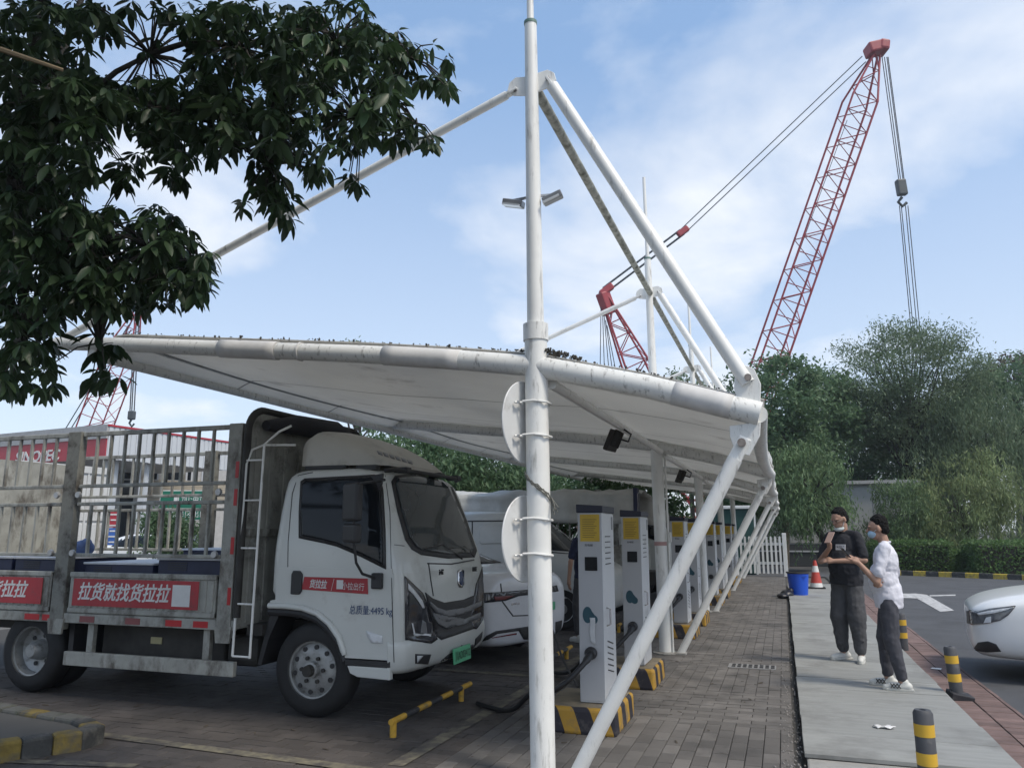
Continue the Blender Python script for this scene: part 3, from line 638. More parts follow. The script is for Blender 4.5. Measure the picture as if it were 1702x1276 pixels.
for P, d0, d1, wt in POLY:
    xs = [q[0] for q in P]; ys = [q[1] for q in P]; ar = 0.5 * abs(sum(P[i][0] * P[(i + 1) % len(P)][1] - P[(i + 1) % len(P)][0] * P[i][1] for i in range(len(P))))
    for _ in range(int(ar / 330 * wt) + 4):
        for _t in range(40):
            x, y = rr.uniform(min(xs), max(xs)), rr.uniform(min(ys), max(ys))
            if inpoly(x, y, P): break
        p = pd(x, y, rr.uniform(d0, d1)); q = min(NP, key=lambda n_: (n_ - p).length)
        if (q - p).length < .38: twig.tube([q.lerp(p, .0), q.lerp(p, .5) + V((0, 0, .03)), p], [.006, .004, .003], 5, cap=False)
        whorl(p, rr.randint(6, 9), rr.uniform(.066, .112))
for q in NP:
    for _ in range(4): whorl(q + V((rr.uniform(-.12, .12), rr.uniform(-.12, .12), rr.uniform(-.1, .1))), rr.randint(6, 9), rr.uniform(.085, .125))
cnt = 0
while cnt < 2100:      # unseen rest of the crown, set dense and towards the truck to shade it
    d = V((rr.gauss(0, 1), rr.gauss(0, 1), rr.gauss(0, 1))).normalized() * (.35 + .65 * rr.random()) ; p = V((-4.7 + d.x * 3.3, 2.9 + d.y * 2.5, 4.9 + d.z * 2.0)); q = pxof(p)
    if p.z < 3.1 or (p.y > 4.6 and p.z < 3.8) or (q and -70 < q[0] < 1780 and q[1] > -70): continue
    whorl(p, rr.randint(6, 8), rr.uniform(.12, .17)); cnt += 1
for p in ((-5.0, 2.2, 5.4), (-3.4, 2.6, 5.6), (-6.8, 3.6, 5.0), (-5.4, 4.4, 6.2)): MB().tube([trunk[3], trunk[3].lerp(V(p), .5) + V((0, 0, .2)), V(p)], [.06, .045, .02], 8).build('limb', BARKD, bt, smooth=True)
twig.build('twigs', BARKD, bt)
# leaf: unit length along +X, pointed, folded along the midrib and drooping
xs = [0, .16, .4, .68, .88, 1.0]; ws = [.02, .11, .175, .145, .075, .0]
LV = []
for x, w_ in zip(xs, ws):
    z = -.16 * x * x
    LV += [(x, -w_, z + w_ * .32), (x, 0, z), (x, w_, z + w_ * .32)]
LFc = []
for i in range(5):
    for j in range(2): a = i * 3 + j; LFc.append((a, a + 3, a + 4, a + 1))
lme = bpy.data.meshes.new('leaf'); lme.from_pydata(LV, [], LFc); lme.materials.append(LF_BIG); lme.shade_smooth()
vis = []
for i, (p, d, s, up, ln) in enumerate(LM):
    q = pxof(p + d * ln * .5)
    vis.append((q[2] / ln - (1.5 if q[0] > 380 else 0) * 6 if q and 0 < q[0] < 1702 and q[1] > 0 else 1e9, i))
vis.sort(); single = set(i for s, i in vis[:300]); A = np.array(LV); VV = []; FF = []
for i, (p, d, s, up, ln) in enumerate(LM):
    if i in single:
        o = bpy.data.objects.new('leaf', lme); COL.objects.link(o)
        m4 = Matrix((d * ln, s * ln, up * ln)).transposed().to_4x4(); m4.translation = p; o.matrix_basis = m4; adopt(o, bt)
    else:
        VV.append(np.array(p) + ln * (A[:, :1] * np.array(d) + A[:, 1:2] * np.array(s) + A[:, 2:] * np.array(up)))
nl = len(VV); me = bpy.data.meshes.new('leaf_mass'); vv = np.concatenate(VV); ff = (np.array(LFc)[None] + (np.arange(nl) * 18)[:, None, None]).reshape(-1, 4)
me.from_pydata(vv.tolist(), [], ff.tolist()); me.shade_smooth(); tag(link_mesh('leaf_mass', me, LF_BIG, bt), kind='stuff')
MB().tube([pd(0, 82, 3.4), pd(105, 117, 3.5)], [.012, .008], 6).build('dead_stick', mat('dead_stick', (.2, .15, .09), .9), bt)
# ================================================================== stake truck
CABW = mat('cab_white', (.56, .575, .55), .28, var=.05, scale=1.5, coat=.4, dirt=((.38, .37, .34), .16, 2.5))
BEDM = mat('bed_dirty_paint', (.31, .31, .28), .6, var=.18, scale=5, dirt=((.085, .072, .058), .50, 5.5, (1, 1, .55)), bump=.08)
RUST = mat('bed_rusty_post', (.22, .22, .195), .75, var=.3, scale=6, dirt=((.055, .048, .04), .62, 6))
GLASSD = mat('dark_glass', (.010, .012, .015), .06, var=.05, spec=.28)
GLASSW = mat('windscreen_glass', (.035, .044, .048), .05, var=.3, scale=2, spec=.6)
BLK = mat('black_plastic', (.022, .022, .024), .5, var=.2, scale=8)
DARKM = mat('chassis_dark', (.035, .033, .03), .75, var=.4, scale=6)
CHROME = mat('chrome', (.6, .6, .62), .15, metal=1, var=.05)
SILV = mat('grey_trim', (.20, .205, .215), .35, metal=.3, var=.08)
LAMP = mat('lamp_clear', (.62, .64, .66), .12, var=.1, spec=.7)
LAMPD = mat('lamp_dark', (.03, .03, .036), .08, var=.2, spec=.8)
RIMM = mat('steel_rim', (.30, .305, .30), .45, metal=.35, var=.2, scale=9, dirt=((.1, .09, .08), .3, 12))
RED = mat('red_sheet', (.36, .028, .036), .5, var=.15, scale=4, dirt=((.14, .05, .05), .25, 8))
REDR = mat('red_reflector', (.42, .02, .025), .35, var=.1)
WTXT = mat('white_lettering', (.62, .62, .61), .6, var=.1)
BTXT = mat('blue_lettering', (.03, .06, .15), .6)
PLG = mat('plate_green', (.10, .42, .22), .45, var=.08)
tk = thing('stake_truck', 'white stake bed truck with red door sticker parked under the canopy', 'truck', (-5.4, 6.92, 0))
CY = 6.92
def ring(z, xr, xf, hw, rf, bul=.05, rrad=.06):
    P = []
    def arc(cx, cy, r, a0, a1, n):
        for i in range(n): a = a0 + (a1 - a0) * i / (n - 1); P.append((cx + r * math.cos(a), cy + r * math.sin(a), z))
    arc(xr + rrad, CY - hw + rrad, rrad, math.pi, 1.5 * math.pi, 4)
    for t in (.25, .5, .75): P.append((xr + rrad + (xf - bul - rf - xr - rrad) * t, CY - hw, z))
    arc(xf - bul - rf, CY - hw + rf, rf, -.5 * math.pi, 0, 7)
    for i in range(1, 10):
        t = -1 + 2 * i / 10; P.append((xf - bul * t * t, CY + (hw - rf) * t, z))
    arc(xf - bul - rf, CY + hw - rf, rf, 0, .5 * math.pi, 7)
    for t in (.75, .5, .25): P.append((xr + rrad + (xf - bul - rf - xr - rrad) * t, CY + hw, z))
    arc(xr + rrad, CY + hw - rrad, rrad, .5 * math.pi, math.pi, 4)
    return P
def loft(rings, name, m, parent, cap=True, sub=1, solid=0):
    n = len(rings[0]); b = MB(); vs = [p for r in rings for p in r]; k = len(rings)
    fs = [(i * n + j, i * n + (j + 1) % n, (i + 1) * n + (j + 1) % n, (i + 1) * n + j) for i in range(k - 1) for j in range(n)]
    if cap: fs += [tuple(range(n)), tuple((k - 1) * n + j for j in range(n))]
    b.add(vs, fs); o = b.build(name, m, None, smooth=True, ang=50)
    if sub:
        md = o.modifiers.new('s', 'SUBSURF'); md.levels = sub; md.render_levels = sub; bake(o)
    adopt(o, parent); return o
cab = loft([ring(*a) for a in ((.92, -4.30, -2.97, .975, .11, .05), (1.0, -4.30, -2.965, .975, .11, .05), (1.28, -4.30, -2.985, .975, .12, .05), (1.36, -4.30, -3.01, .972, .14, .05), (1.50, -4.295, -3.06, .962, .16, .05), (1.95, -4.27, -3.20, .905, .20, .05), (2.04, -4.24, -3.26, .885, .2, .05), (2.09, -4.18, -3.36, .84, .2, .05, .1), (2.115, -4.08, -3.5, .74, .2, .04, .1), (2.12, -3.95, -3.7, .5, .12, .02, .1))], 'cab', CABW, tk)
CB = bvh_of(cab)
fp = loft([ring(*a) for a in ((.62, -3.10, -2.960, .978, .11, .05, .01), (.78, -3.10, -2.957, .979, .11, .05, .01), (.95, -3.10, -2.958, .979, .11, .05, .01), (1.08, -3.10, -2.966, .979, .115, .05, .01), (1.20, -3.10, -2.976, .978, .12, .05, .01))], 'front_panel', CABW, tk, sub=0)
bp = loft([ring(*a) for a in ((.37, -3.12, -2.98, .955, .14, .07, .01), (.42, -3.13, -2.93, .975, .13, .06, .01), (.58, -3.13, -2.915, .985, .14, .06, .01), (.66, -3.13, -2.93, .985, .14, .06, .01), (.69, -3.13, -2.96, .97, .14, .06, .01))], 'bumper', CABW, tk)
b = MB(); bb_ = bvh_of(bp); bf = bvh_of(fp)
for o_ in (cab, fp, bp):
    k = len(b.v); b.v += [v.co[:] for v in o_.data.vertices]; b.f += [tuple(k + i for i in p.vertices) for p in o_.data.polygons]
ALL = BVHTree.FromPolygons(b.v, b.f)
# windows
wsc = decal('windscreen', BLK, tk, CB, [(650, 800), (656, 791), (700, 786), (737, 794), (750, 806), (774, 862), (792, 915), (788, 926), (745, 928), (700, 922), (684, 913), (673, 897), (660, 850)], .004, .006, .05)
decal('pane', GLASSW, wsc, CB, [(656, 804), (661, 796), (700, 792), (735, 800), (746, 810), (769, 864), (785, 912), (781, 919), (745, 921), (702, 915), (690, 908), (679, 892), (666, 848)], .013, .004, .04)
dw = decal('door_window', BLK, tk, CB, [(500, 800), (507, 795), (560, 792), (622, 789), (632, 792), (637, 815), (641, 880), (642, 946), (600, 925), (560, 908), (540, 903), (497, 894), (497, 850)], .004, .006, .06)
decal('pane', GLASSD, dw, CB, [(504, 804), (510, 799), (560, 796), (620, 793), (628, 796), (632, 815), (636, 880), (637, 938), (600, 920), (560, 903), (540, 898), (502, 890), (501, 850)], .013, .004, .04)
def seam(pts, wd=.9, tgt=ALL, name='panel_gap', m=None):
    l = []; r = []
    for i, (x, y) in enumerate(pts):
        a = pts[max(0, i - 1)]; c = pts[min(len(pts) - 1, i + 1)]; dx_, dy_ = c[0] - a[0], c[1] - a[1]; q = math.hypot(dx_, dy_); nx, ny = -dy_ / q * wd / 2, dx_ / q * wd / 2
        l.append((x + nx, y + ny)); r.append((x - nx, y - ny))
    return decal(name, m or BLK, tk, tgt, l + r[::-1], .002, .003, .12)
seam([(478, 985), (479, 900), (486, 820), (496, 790), (520, 785)]); seam([(652, 1000), (650, 930), (648, 850), (640, 790)]); seam([(655, 905), (672, 907)], .8)
seam([(712, 935), (716, 965), (720, 990)], 1.4); seam([(710, 936), (750, 937), (788, 930)], 2.2)
# door lower panels with wheel arches, both sides
for sgn, yy in ((1, CY - .978), (-1, CY + .978)):
    arch = [(-4.29, .95), (-4.29, .885), (-4.12, .885), (-3.95, .875), (-3.80, .835), (-3.68, .76), (-3.58, .65), (-3.53, .54), (-3.52, .51), (-3.10, .51), (-3.105, 1.24), (-4.235, 1.24), (-4.238, .96)]
    MB().prism(arch, (0, yy + (0 if sgn > 0 else 0), 0), (1, 0, 0), (0, 0, 1), -.03 * sgn).build('door_lower', CABW, tk, bevel=.002)
    MB().tube([(x, yy - .012 * sgn, z + .025) for x, z in arch[1:9]], [.026] * 7 + [.018], 10).build('arch_trim', CABW, tk, smooth=True)
    MB().tube([(x - .02, yy + .03 * sgn, z - .03) for x, z in arch[1:9]], .035, 8).build('arch_liner', BLK, tk, smooth=True)
    MB().bb(-3.52, -3.10, yy - .0 if sgn > 0 else yy - .05, yy + .05 if sgn > 0 else yy, .455, .50).build('step_trim', BLK, tk)
    MB().prism([(-3.50, .45), (-3.10, .45), (-3.10, .355), (-3.40, .365), (-3.47, .39)], (0, yy, 0), (1, 0, 0), (0, 0, 1), -.06 * sgn).build('bumper_side', CABW, tk, bevel=.008)
    MB().prism([(-4.30, .88), (-4.20, .88), (-4.32, .62), (-4.38, .4), (-4.42, .4), (-4.36, .66)], (0, yy + .05 * sgn, 0), (1, 0, 0), (0, 0, 1), -.3 * sgn).build('mud_flap', BLK, tk)
seam([(655, 1100), (653, 1040), (652, 1000)], 1.2)
# lights, grille, emblem
hl = decal('headlight', LAMPD, tk, ALL, [(672, 957), (684, 968), (702, 985), (710, 1004), (716, 1030), (726, 1062), (716, 1069), (673, 1063)], .006, .008, .08)
decal('daytime_strip', LAMP, hl, ALL, [(676, 969), (688, 982), (700, 998), (704, 1010), (700, 1010), (694, 1000), (685, 988), (677, 980)], .014, .003, .1)
decal('daytime_strip', LAMP, hl, ALL, [(682, 1035), (684, 1035), (688, 1052), (715, 1055), (714, 1058), (686, 1056)], .014, .003, .1)
decal('reflector', SILV, hl, ALL, [(700, 1030), (706, 1034), (708, 1052), (697, 1052)], .013, .003, .1)
decal('headlight', LAMPD, tk, ALL, [(672, 957), (684, 968), (702, 985), (710, 1004), (716, 1030), (726, 1062), (716, 1069), (673, 1063)], .006, .008, .08, ymirror=CY)
gg = decal('grille', BLK, tk, ALL, [(706, 984), (718, 994), (738, 1001), (770, 996), (799, 984), (799, 1032), (788, 1044), (760, 1054), (733, 1063), (724, 1056), (716, 1026)], .005, .008, .08)
for dy_ in (0, 19):
    decal('grille_bar', SILV, gg, ALL, [(712 + dy_ * .25, 999 + dy_), (724 + dy_ * .15, 1009 + dy_), (739, 1014 + dy_), (770, 1009 + dy_), (798 - dy_ * .1, 998 + dy_), (797 - dy_ * .1, 1006 + dy_), (770, 1019 + dy_), (740, 1025 + dy_), (722 + dy_ * .15, 1017 + dy_), (714 + dy_ * .25, 1007 + dy_)], .016, .012, .08)
em = decal('emblem', CHROME, tk, ALL, [(760, 948), (765, 945), (770, 948), (770, 970), (767, 976), (763, 976), (760, 970)], .006, .012, .2)
decal('emblem_face', mat('emblem_blue', (.03, .05, .12), .2), em, ALL, [(762, 951), (765, 949), (768, 951), (768, 969), (766, 972), (764, 972), (762, 969)], .016, .004, .2)
p = pX(729, 950, -2.955); text('远程', BLK, tk, (p.x + .02, p.y, p.z), (0, 1, 0), (0, 0, 1), width=.09, height=.05, extrude=.012)
p = pX(786, 945, -2.965); text('UVE', BLK, tk, (p.x + .03, p.y - .04, p.z), (0, 1, 0), (0, 0, 1), width=.11, height=.045, extrude=.012)
fg = decal('fog_lamp', BLK, tk, ALL, [(690, 1086), (716, 1087), (711, 1103), (690, 1102)], .003, .005, .2); decal('lens', LAMP, fg, ALL, [(692, 1089), (702, 1089), (694, 1099), (692, 1100)], .009, .003, .3)
decal('fog_lamp', BLK, tk, ALL, [(690, 1086), (716, 1087), (711, 1103), (690, 1102)], .003, .005, .2, ymirror=CY)
decal('lower_intake', BLK, tk, ALL, [(722, 1124), (734, 1096), (746, 1086), (786, 1070), (796, 1086), (782, 1102), (750, 1116)], .003, .005, .1)
dl = decal('side_lamp', LAMP, tk, BVHTree.FromPolygons([(-4.3, CY - .978, .4), (-3.0, CY - .978, .4), (-3.0, CY - .978, 1), (-4.3, CY - .978, 1)], [(0, 1, 2, 3)]), [(609, 1048), (636, 1056), (636, 1069), (618, 1068), (612, 1060)], .004, .006, .3)
# licence plate
pc = pX(767, 1086, -2.90); pl = MB().box((-2.895, pc.y, pc.z), (.014, .40, .135), (0, -.08, 0)).build('licence_plate', PLG, tk, bevel=.003)
text('川AD03412', mat('plate_black', (.03, .06, .04), .5), pl, (-2.884, pc.y, pc.z), (0, 1, 0), (-.08, 0, 1), width=.35, height=.085)
# sticker and lettering on the door
def side(x, y, Y=CY - .979): q = pY(x, y, Y); return q
a, c = side(504, 958), side(613, 984)
sk = MB().prism([(a.x + .015, a.z), (side(608, 958).x + .02, side(610, 963).z + .01), (c.x - .005, c.z - .015), (a.x - .01, side(504, 979).z)], (0, CY - .981, 0), (1, 0, 0), (0, 0, 1), .003).build('sticker', RED, tk)
q = side(529, 970, CY - .985); text('货拉拉', WTXT, sk, q, (1, 0, -.03), (0, 0, 1), width=.175, height=.075, shear=.2, bold=.02)
q = side(587, 974, CY - .985); text('小拉出行', WTXT, sk, q, (1, 0, -.03), (0, 0, 1), width=.21, height=.062)
q = side(565, 971, CY - .983); MB().box(q, (.065, .003, .075)).build('badge', WTXT, sk, bevel=.001); q = side(553, 971, CY - .984); MB().bar(q + V((.012, 0, .05)), q - V((.012, 0, .05)), .004, .003).build('divider', WTXT, sk)
q = side(616, 1015, CY - .982); text('总质量:4495 kg', BTXT, tk, q, (1, 0, 0), (0, 0, 1), width=.40, height=.085)
hd = MB().prism([(0, 0), (.09, 0), (.11, .03), (.11, .17), (.085, .2), (.015, .2), (0, .17)], (side(484, 987).x, CY - .975, side(484, 987).z), (1, 0, 0), (0, 0, 1), .022).build('door_handle', BLK, tk, bevel=.008)
# mirrors on the near side
mi = MB().tube([side(640, 797, 5.9), side(600, 803, 5.72), side(589, 815, 5.70), side(588, 900, 5.70), side(592, 935, 5.72), side(602, 953, 5.78), side(622, 960, 5.90)], .012, 8).build('mirror', BLK, tk, smooth=True)
for (x0, y0, x1, y1) in ((567, 803, 605, 866), (567, 870, 603, 902)):
    a, c = side(x0, y0, 5.70), side(x1, y1, 5.70); MB().box((a + c) / 2, (.07, c.x - a.x, a.z - c.z), (0, 0, R(62))).build('mirror_head', BLK, mi, bevel=.025, seg=3)
a = side(627, 965, 5.93); MB().box(a, (.10, .05, .13)).build('mirror_bracket', BLK, tk, bevel=.012)
a = side(632, 805, 5.96); MB().prism([(-.05, .07), (.07, .09), (.06, .0), (.03, -.05), (.01, 0)], (a.x, 5.90, a.z), (1, 0, 0), (0, 0, 1), .03).build('mirror_bracket', BLK, tk, bevel=.006)
# wipers
for pts in (((705, 912), (735, 905), (760, 922), (768, 928)), ((745, 912), (772, 908), (788, 925))):
    P = []
    for x, y in pts:
        h = ALL.ray_cast(CAM, ray(x, y).normalized())
        if h[0] is not None: P.append(h[0] - ray(x, y).normalized() * .03)
    if len(P) > 1: MB().tube(P, .009, 6).build('wiper', BLK, tk)
# roof fairing
st_ = []
for x, hw, zt in ((-4.20, .72, 2.36), (-4.18, .76, 2.46), (-4.10, .785, 2.505), (-3.95, .79, 2.49), (-3.75, .78, 2.42), (-3.58, .74, 2.33), (-3.44, .68, 2.23), (-3.36, .60, 2.165)):
    P = []
    for i in range(17):
        t = -1 + i / 8; yy = CY + hw * math.copysign(abs(math.sin(t * math.pi / 2)) ** .55, t); zz = 2.135 + (zt - 2.135) * max(0, math.cos(t * math.pi / 2)) ** .42
        P.append((x, yy, zz))
    st_.append(P)
b = MB(); b.grid([p for s in st_ for p in s], len(st_), 17); b.add(st_[0], [tuple(range(17))]); b.add(st_[-1], [tuple(range(17))])
fo = b.build('roof_fairing', mat('fairing_cream', (.50, .48, .43), .45, var=.08, scale=2, dirt=((.3, .28, .24), .3, 3)), None, smooth=True, ang=60); adopt(fo, tk)
FBV = bvh_of(fo)
for k, (x, y) in enumerate(((630, 752), (640, 755), (650, 758), (660, 761), (670, 764), (680, 767))):
    decal('fairing_mark', SILV, fo, FBV, [(x - 4, y - 3), (x + 4, y - 1), (x + 6, y + 5), (x - 1, y + 3)], .003, .003, .5)
MB().bb(-4.12, -3.7, CY - .80, CY - .74, 2.105, 2.135).build('roof_gasket', BLK, tk); MB().bb(-3.62, -3.42, CY - .74, CY - .66, 2.09, 2.135).build('roof_gasket', BLK, tk)
vis_ = MB(); vis_.tube([(-3.30, CY - .80, 2.075), (-3.22, CY - .72, 2.085), (-3.18, CY - .4, 2.085), (-3.17, CY, 2.085), (-3.18, CY + .4, 2.085), (-3.22, CY + .72, 2.085), (-3.30, CY + .80, 2.075)], .018, 8); vis_.build('sun_visor', BLK, tk, smooth=True)
for yy in (-.55, .2, .62): MB().box((-3.25, CY + yy, 2.095), (.14, .10, .05)).build('visor_bracket', BLK, tk, bevel=.01)
# chassis
for yy in (CY - .4, CY + .4): MB().bb(-8.9, -3.3, yy - .04, yy + .04, .52, .72).build('chassis_rail', DARKM, tk)
MB().bb(-6.35, -4.9, 6.15, 6.5, .33, .66).build('battery_box', DARKM, tk, bevel=.02); MB().bb(-5.75, -5.62, 6.142, 6.15, .50, .56).build('box_tag', mat('tag_yellow', (.4, .36, .2), .6), tk)
MB().bb(-4.85, -4.5, 6.1, 6.55, .35, .62).build('air_tank', DARKM, tk, bevel=.06)
for xx in (-7.08, -3.86): MB().tube([(xx, CY - .8, .39), (xx, CY + .8, .39)], .06, 10).build('axle', DARKM, tk)
# wheels
def wheel(x, y, s, parent, dual=False, R_=.39, w_=.20):
    t = MB().lathe([(R_ * .60, 0), (R_ * .80, -.008), (R_ * .93, .010), (R_ * .985, .035), (R_, .06), (R_, w_ - .06), (R_ * .985, w_ - .035), (R_ * .93, w_ - .01), (R_ * .6, w_)], (x, y, R_), (0, s, 0), 40, cap0=False)
    wo = t.build('wheel', RUBBER, parent, smooth=True)
    if not dual: prof = [(R_ * .615, -.004), (R_ * .615, .012), (R_ * .57, .016), (R_ * .55, .045), (R_ * .44, .022), (R_ * .36, .012), (R_ * .18, .012), (R_ * .17, -.03), (R_ * .10, -.04), (.001, -.042)]
    else: prof = [(R_ * .615, -.004), (R_ * .615, .012), (R_ * .57, .016), (R_ * .54, .10), (R_ * .40, .13), (R_ * .26, .13), (R_ * .2, .03), (R_ * .15, .0), (.001, 0)]
    ri = MB().lathe(prof, (x, y, R_), (0, s, 0), 36, cap0=False).build('rim', RIMM, wo, smooth=True)
    for i in range(10 if not dual else 6):
        an = i * 2 * math.pi / (10 if not dual else 6) + .2; rr_ = R_ * (.47 if not dual else .36); dz = .030 if not dual else .125
        MB().lathe([(.021, -.006), (.021, .003), (.001, .004)], (x + rr_ * math.cos(an), y + s * dz - s * .006, R_ + rr_ * math.sin(an)), (0, s, 0), 12).build('rim_hole', BLK, ri)
    if not dual:
        for i in range(6):
            an = i * math.pi / 3; MB().lathe([(.017, 0), (.017, -.02), (.001, -.022)], (x + R_ * .27 * math.cos(an), y + s * .012, R_ + R_ * .27 * math.sin(an)), (0, s, 0), 8).build('wheel_nut', DARKM, ri)
        MB().lathe([(.05, .0), (.045, -.05), (.001, -.055)], (x, y - s * .035, R_), (0, s, 0), 16).build('hub', DARKM, ri, smooth=True)
    return wo
wheel(-3.86, 5.985, 1, tk); wheel(-3.86, CY + .935, -1, tk)
for yy, s in ((5.985, 1), (6.22, 1), (CY + .935, -1), (CY + .70, -1)): wheel(-7.08, yy, s, tk, dual=True)
MB().prism([(-6.62, .78), (-6.55, .78), (-6.55, .3), (-6.60, .3)], (0, 6.0, 0), (1, 0, 0), (0, 0, 1), -.45).build('mud_flap', BLK, tk)
# load bed
Y0, Y1_ = 5.90, 7.94
MB().bb(-8.95, -4.62, Y0 + .03, Y1_ - .03, .72, .79).build('bed_floor', BEDM, tk)
for n_, yy, s in (('near', Y0, 1), ('far', Y1_, -1)):
    bo = MB().bb(-8.95, -4.62, min(yy, yy + .045 * s), max(yy, yy + .045 * s), .685, .775).build('bed_rail', BEDM, tk, bevel=.006)
    for (x0, x1) in ((-6.56, -4.84), (-8.75, -6.80)):
        pn = MB().bb(x0, x1, min(yy + .006 * s, yy + .036 * s), max(yy + .006 * s, yy + .036 * s), .785, 1.15).build('drop_side', BEDM, tk, bevel=.004)
        MB().bb(x0, x1, min(yy - .010 * s, yy + .04 * s), max(yy - .010 * s, yy + .04 * s), 1.115, 1.16).build('top_rail', BEDM, pn, bevel=.006); MB().bb(x0, x1, min(yy - .004 * s, yy + .03 * s), max(yy - .004 * s, yy + .03 * s), .785, .825).build('bottom_rail', BEDM, pn, bevel=.004)
        if s > 0:
            for i in range(22): xx = x0 + .04 + (x1 - x0 - .08) * i / 21; MB().bb(xx - .018, xx + .018, yy - .0035, yy + .012, .83, 1.11).build('rib', BEDM, pn, bevel=.006, seg=1)
    for xx, w_ in ((-4.73, .15), (-6.68, .17), (-8.86, .15)):
        po = MB().bb(xx - w_ / 2, xx + w_ / 2, min(yy - .012 * s, yy + .07 * s), max(yy - .012 * s, yy + .07 * s), .62, 2.53).build('post', RUST if xx < -5 else BEDM, tk, bevel=.006)
        if s > 0 and xx > -5:
            for z in (.98, 1.42, 1.85, 2.10): MB().bb(xx + .03, xx + .065, yy - .016, yy - .011, z - .075, z + .075).build('reflector', REDR, po)
        MB().prism([(-w_ * .6, 0), (w_ * .6, 0), (w_ * .5, -.14), (-w_ * .45, -.14)], (xx, yy - .015 * s, .72), (1, 0, 0), (0, 0, 1), .02 * -s).build('foot', BEDM, po)
    for (x0, x1) in ((-6.58, -4.82), (-8.76, -6.78)):
        for z in (2.50, 1.985, 1.81, 1.32): MB().bar((x0, yy + .02 * s, z), (x1, yy + .02 * s, z), .035, .035 if z < 2.4 else .045).build('stake_rail', BEDM, tk, bevel=.006, seg=1)
        n = round((x1 - x0) / .168)
        for i in range(1, n):
            xx = x0 + (x1 - x0) * i / n
            for za, zc in ((1.985, 2.50), (1.32, 1.81)): MB().bar((xx, yy + .02 * s, za), (xx, yy + .02 * s, zc), .028, .022, (1, 0, 0)).build('stake', BEDM, tk)
        if s > 0:
            for xx in (x0 + .03, x1 - .05):
                for z in (1.9, 1.34): MB().lathe([(.03, -.02), (.035, 0), (.02, .02)], (xx, yy - .01, z), (0, 1, 0), 10).build('latch', STEEL, tk)
    if s > 0:
        for xx, w_ in ((-7.55, .19), (-7.0, .19), (-6.3, .18), (-5.75, .17), (-5.28, .18), (-4.98, .16), (-6.78, .17), (-8.2, .18)): MB().bb(xx - w_ / 2, xx + w_ / 2, yy - .004, yy, .70, .755).build('reflector', REDR if xx > -5.4 or xx < -6.7 else mat('faded_reflector', (.2, .06, .06), .5), bo)
        bn = MB().bb(-6.50, -5.02, yy - .010, yy - .0045, .85, 1.10).build('banner', RED, tk)
        text('拉货就找货拉拉', WTXT, bn, (-5.88, yy - .0105, .985), (1, 0, 0), (0, 0, 1), width=1.1, height=.17, shear=.25, bold=.02)
        MB().bb(-5.31, -5.11, yy - .013, yy - .0105, .875, 1.065).build('white_label', WTXT, bn)
        bn = MB().bb(-8.55, -6.90, yy - .010, yy - .0045, .85, 1.10).build('banner', RED, tk)
        text('拉货就找货拉拉', WTXT, bn, (-7.68, yy - .0105, .985), (1, 0, 0), (0, 0, 1), width=1.2, height=.17, shear=.25, bold=.02)
MB().bb(-8.95, -8.88, Y0 + .08, Y1_ - .08, .78, 2.4).build('tailgate', BEDM, tk)
# side guard
gd = MB().bb(-6.55, -4.60, 5.90, 5.95, .30, .425).build('side_guard', BEDM, tk, bevel=.006)
for xx in (-6.30, -4.95): MB().bb(xx - .035, xx + .035, 5.955, 6.0, .40, .70).build('guard_post', BEDM, gd)
# headboard with a rounded arch top and tarpaulin roll, ladder
out_ = [(0, .7)]
out_ += [(Y1_ - Y0, .7), (Y1_ - Y0, 2.45)]
for i in range(9): a = i / 8 * math.pi / 2; out_.append((Y1_ - Y0 - .22 + .22 * math.cos(a), 2.45 + .22 * math.sin(a)))
for i in range(9): a = math.pi / 2 + i / 8 * math.pi / 2; out_.append((.22 + .22 * math.cos(a), 2.45 + .22 * math.sin(a)))
MB().prism(out_, (-4.63, Y0, 0), (0, 1, 0), (0, 0, 1), .04).build('headboard', mat('headboard_grey', (.33, .33, .30), .8, var=.25, scale=3, dirt=((.06, .055, .05), .4, 4)), tk, bevel=.01)
P = [(-4.60, Y0 + x, z) for x, z in out_[3:]]; MB().tube([(-4.60, Y1_, .8)] + P + [(-4.60, Y0, .8)], .035, 10).build('headboard_hoop', DARKM, tk, smooth=True)
b = MB(); b.tube([(-4.52, Y0 + .15, 2.52), (-4.5, Y0 + .6, 2.58), (-4.5, Y0 + 1.3, 2.60), (-4.52, Y0 + 1.9, 2.50)], [.05, .10, .11, .05], 10); b.build('tarp_roll', mat('tarp_black', (.02, .02, .025), .8), tk, smooth=True)
for i in range(9): MB().bb(-4.595, -4.575, Y0 + .1 + i * .225, Y0 + .15 + i * .225, .75, 2.4).build('headboard_rib', MATS['headboard_grey'], tk)
MB().bb(-4.60, -4.54, Y0 + .03, Y1_ - .03, 1.50, 1.57).build('headboard_beam', BEDM, tk)
MB().bb(-4.52, -4.36, Y0 + .05, Y0 + .5, .65, .74).build('headboard_bracket', DARKM, tk)
ld = MB().tube([(-4.60, Y0 - .02, .48), (-4.58, Y0 - .02, 2.15), (-4.56, Y0 + .02, 2.28), (-4.5, Y0 + .1, 2.33), (-4.22, Y0 + .2, 2.33)], .011, 8).build('ladder', WHITEP, tk, smooth=True)
MB().tube([(-4.42, Y0 - .02, .47), (-4.40, Y0 - .02, 2.32), (-4.3, Y0 + .05, 2.44), (-4.22, Y0 + .12, 2.50)], .011, 8).build('ladder_rail', WHITEP, ld, smooth=True)
for z in (.48, .92, 1.40, 1.82, 2.18): MB().tube([(-4.60, Y0 - .02, z), (-4.42, Y0 - .02, z)], .009, 6).build('rung', WHITEP, ld)
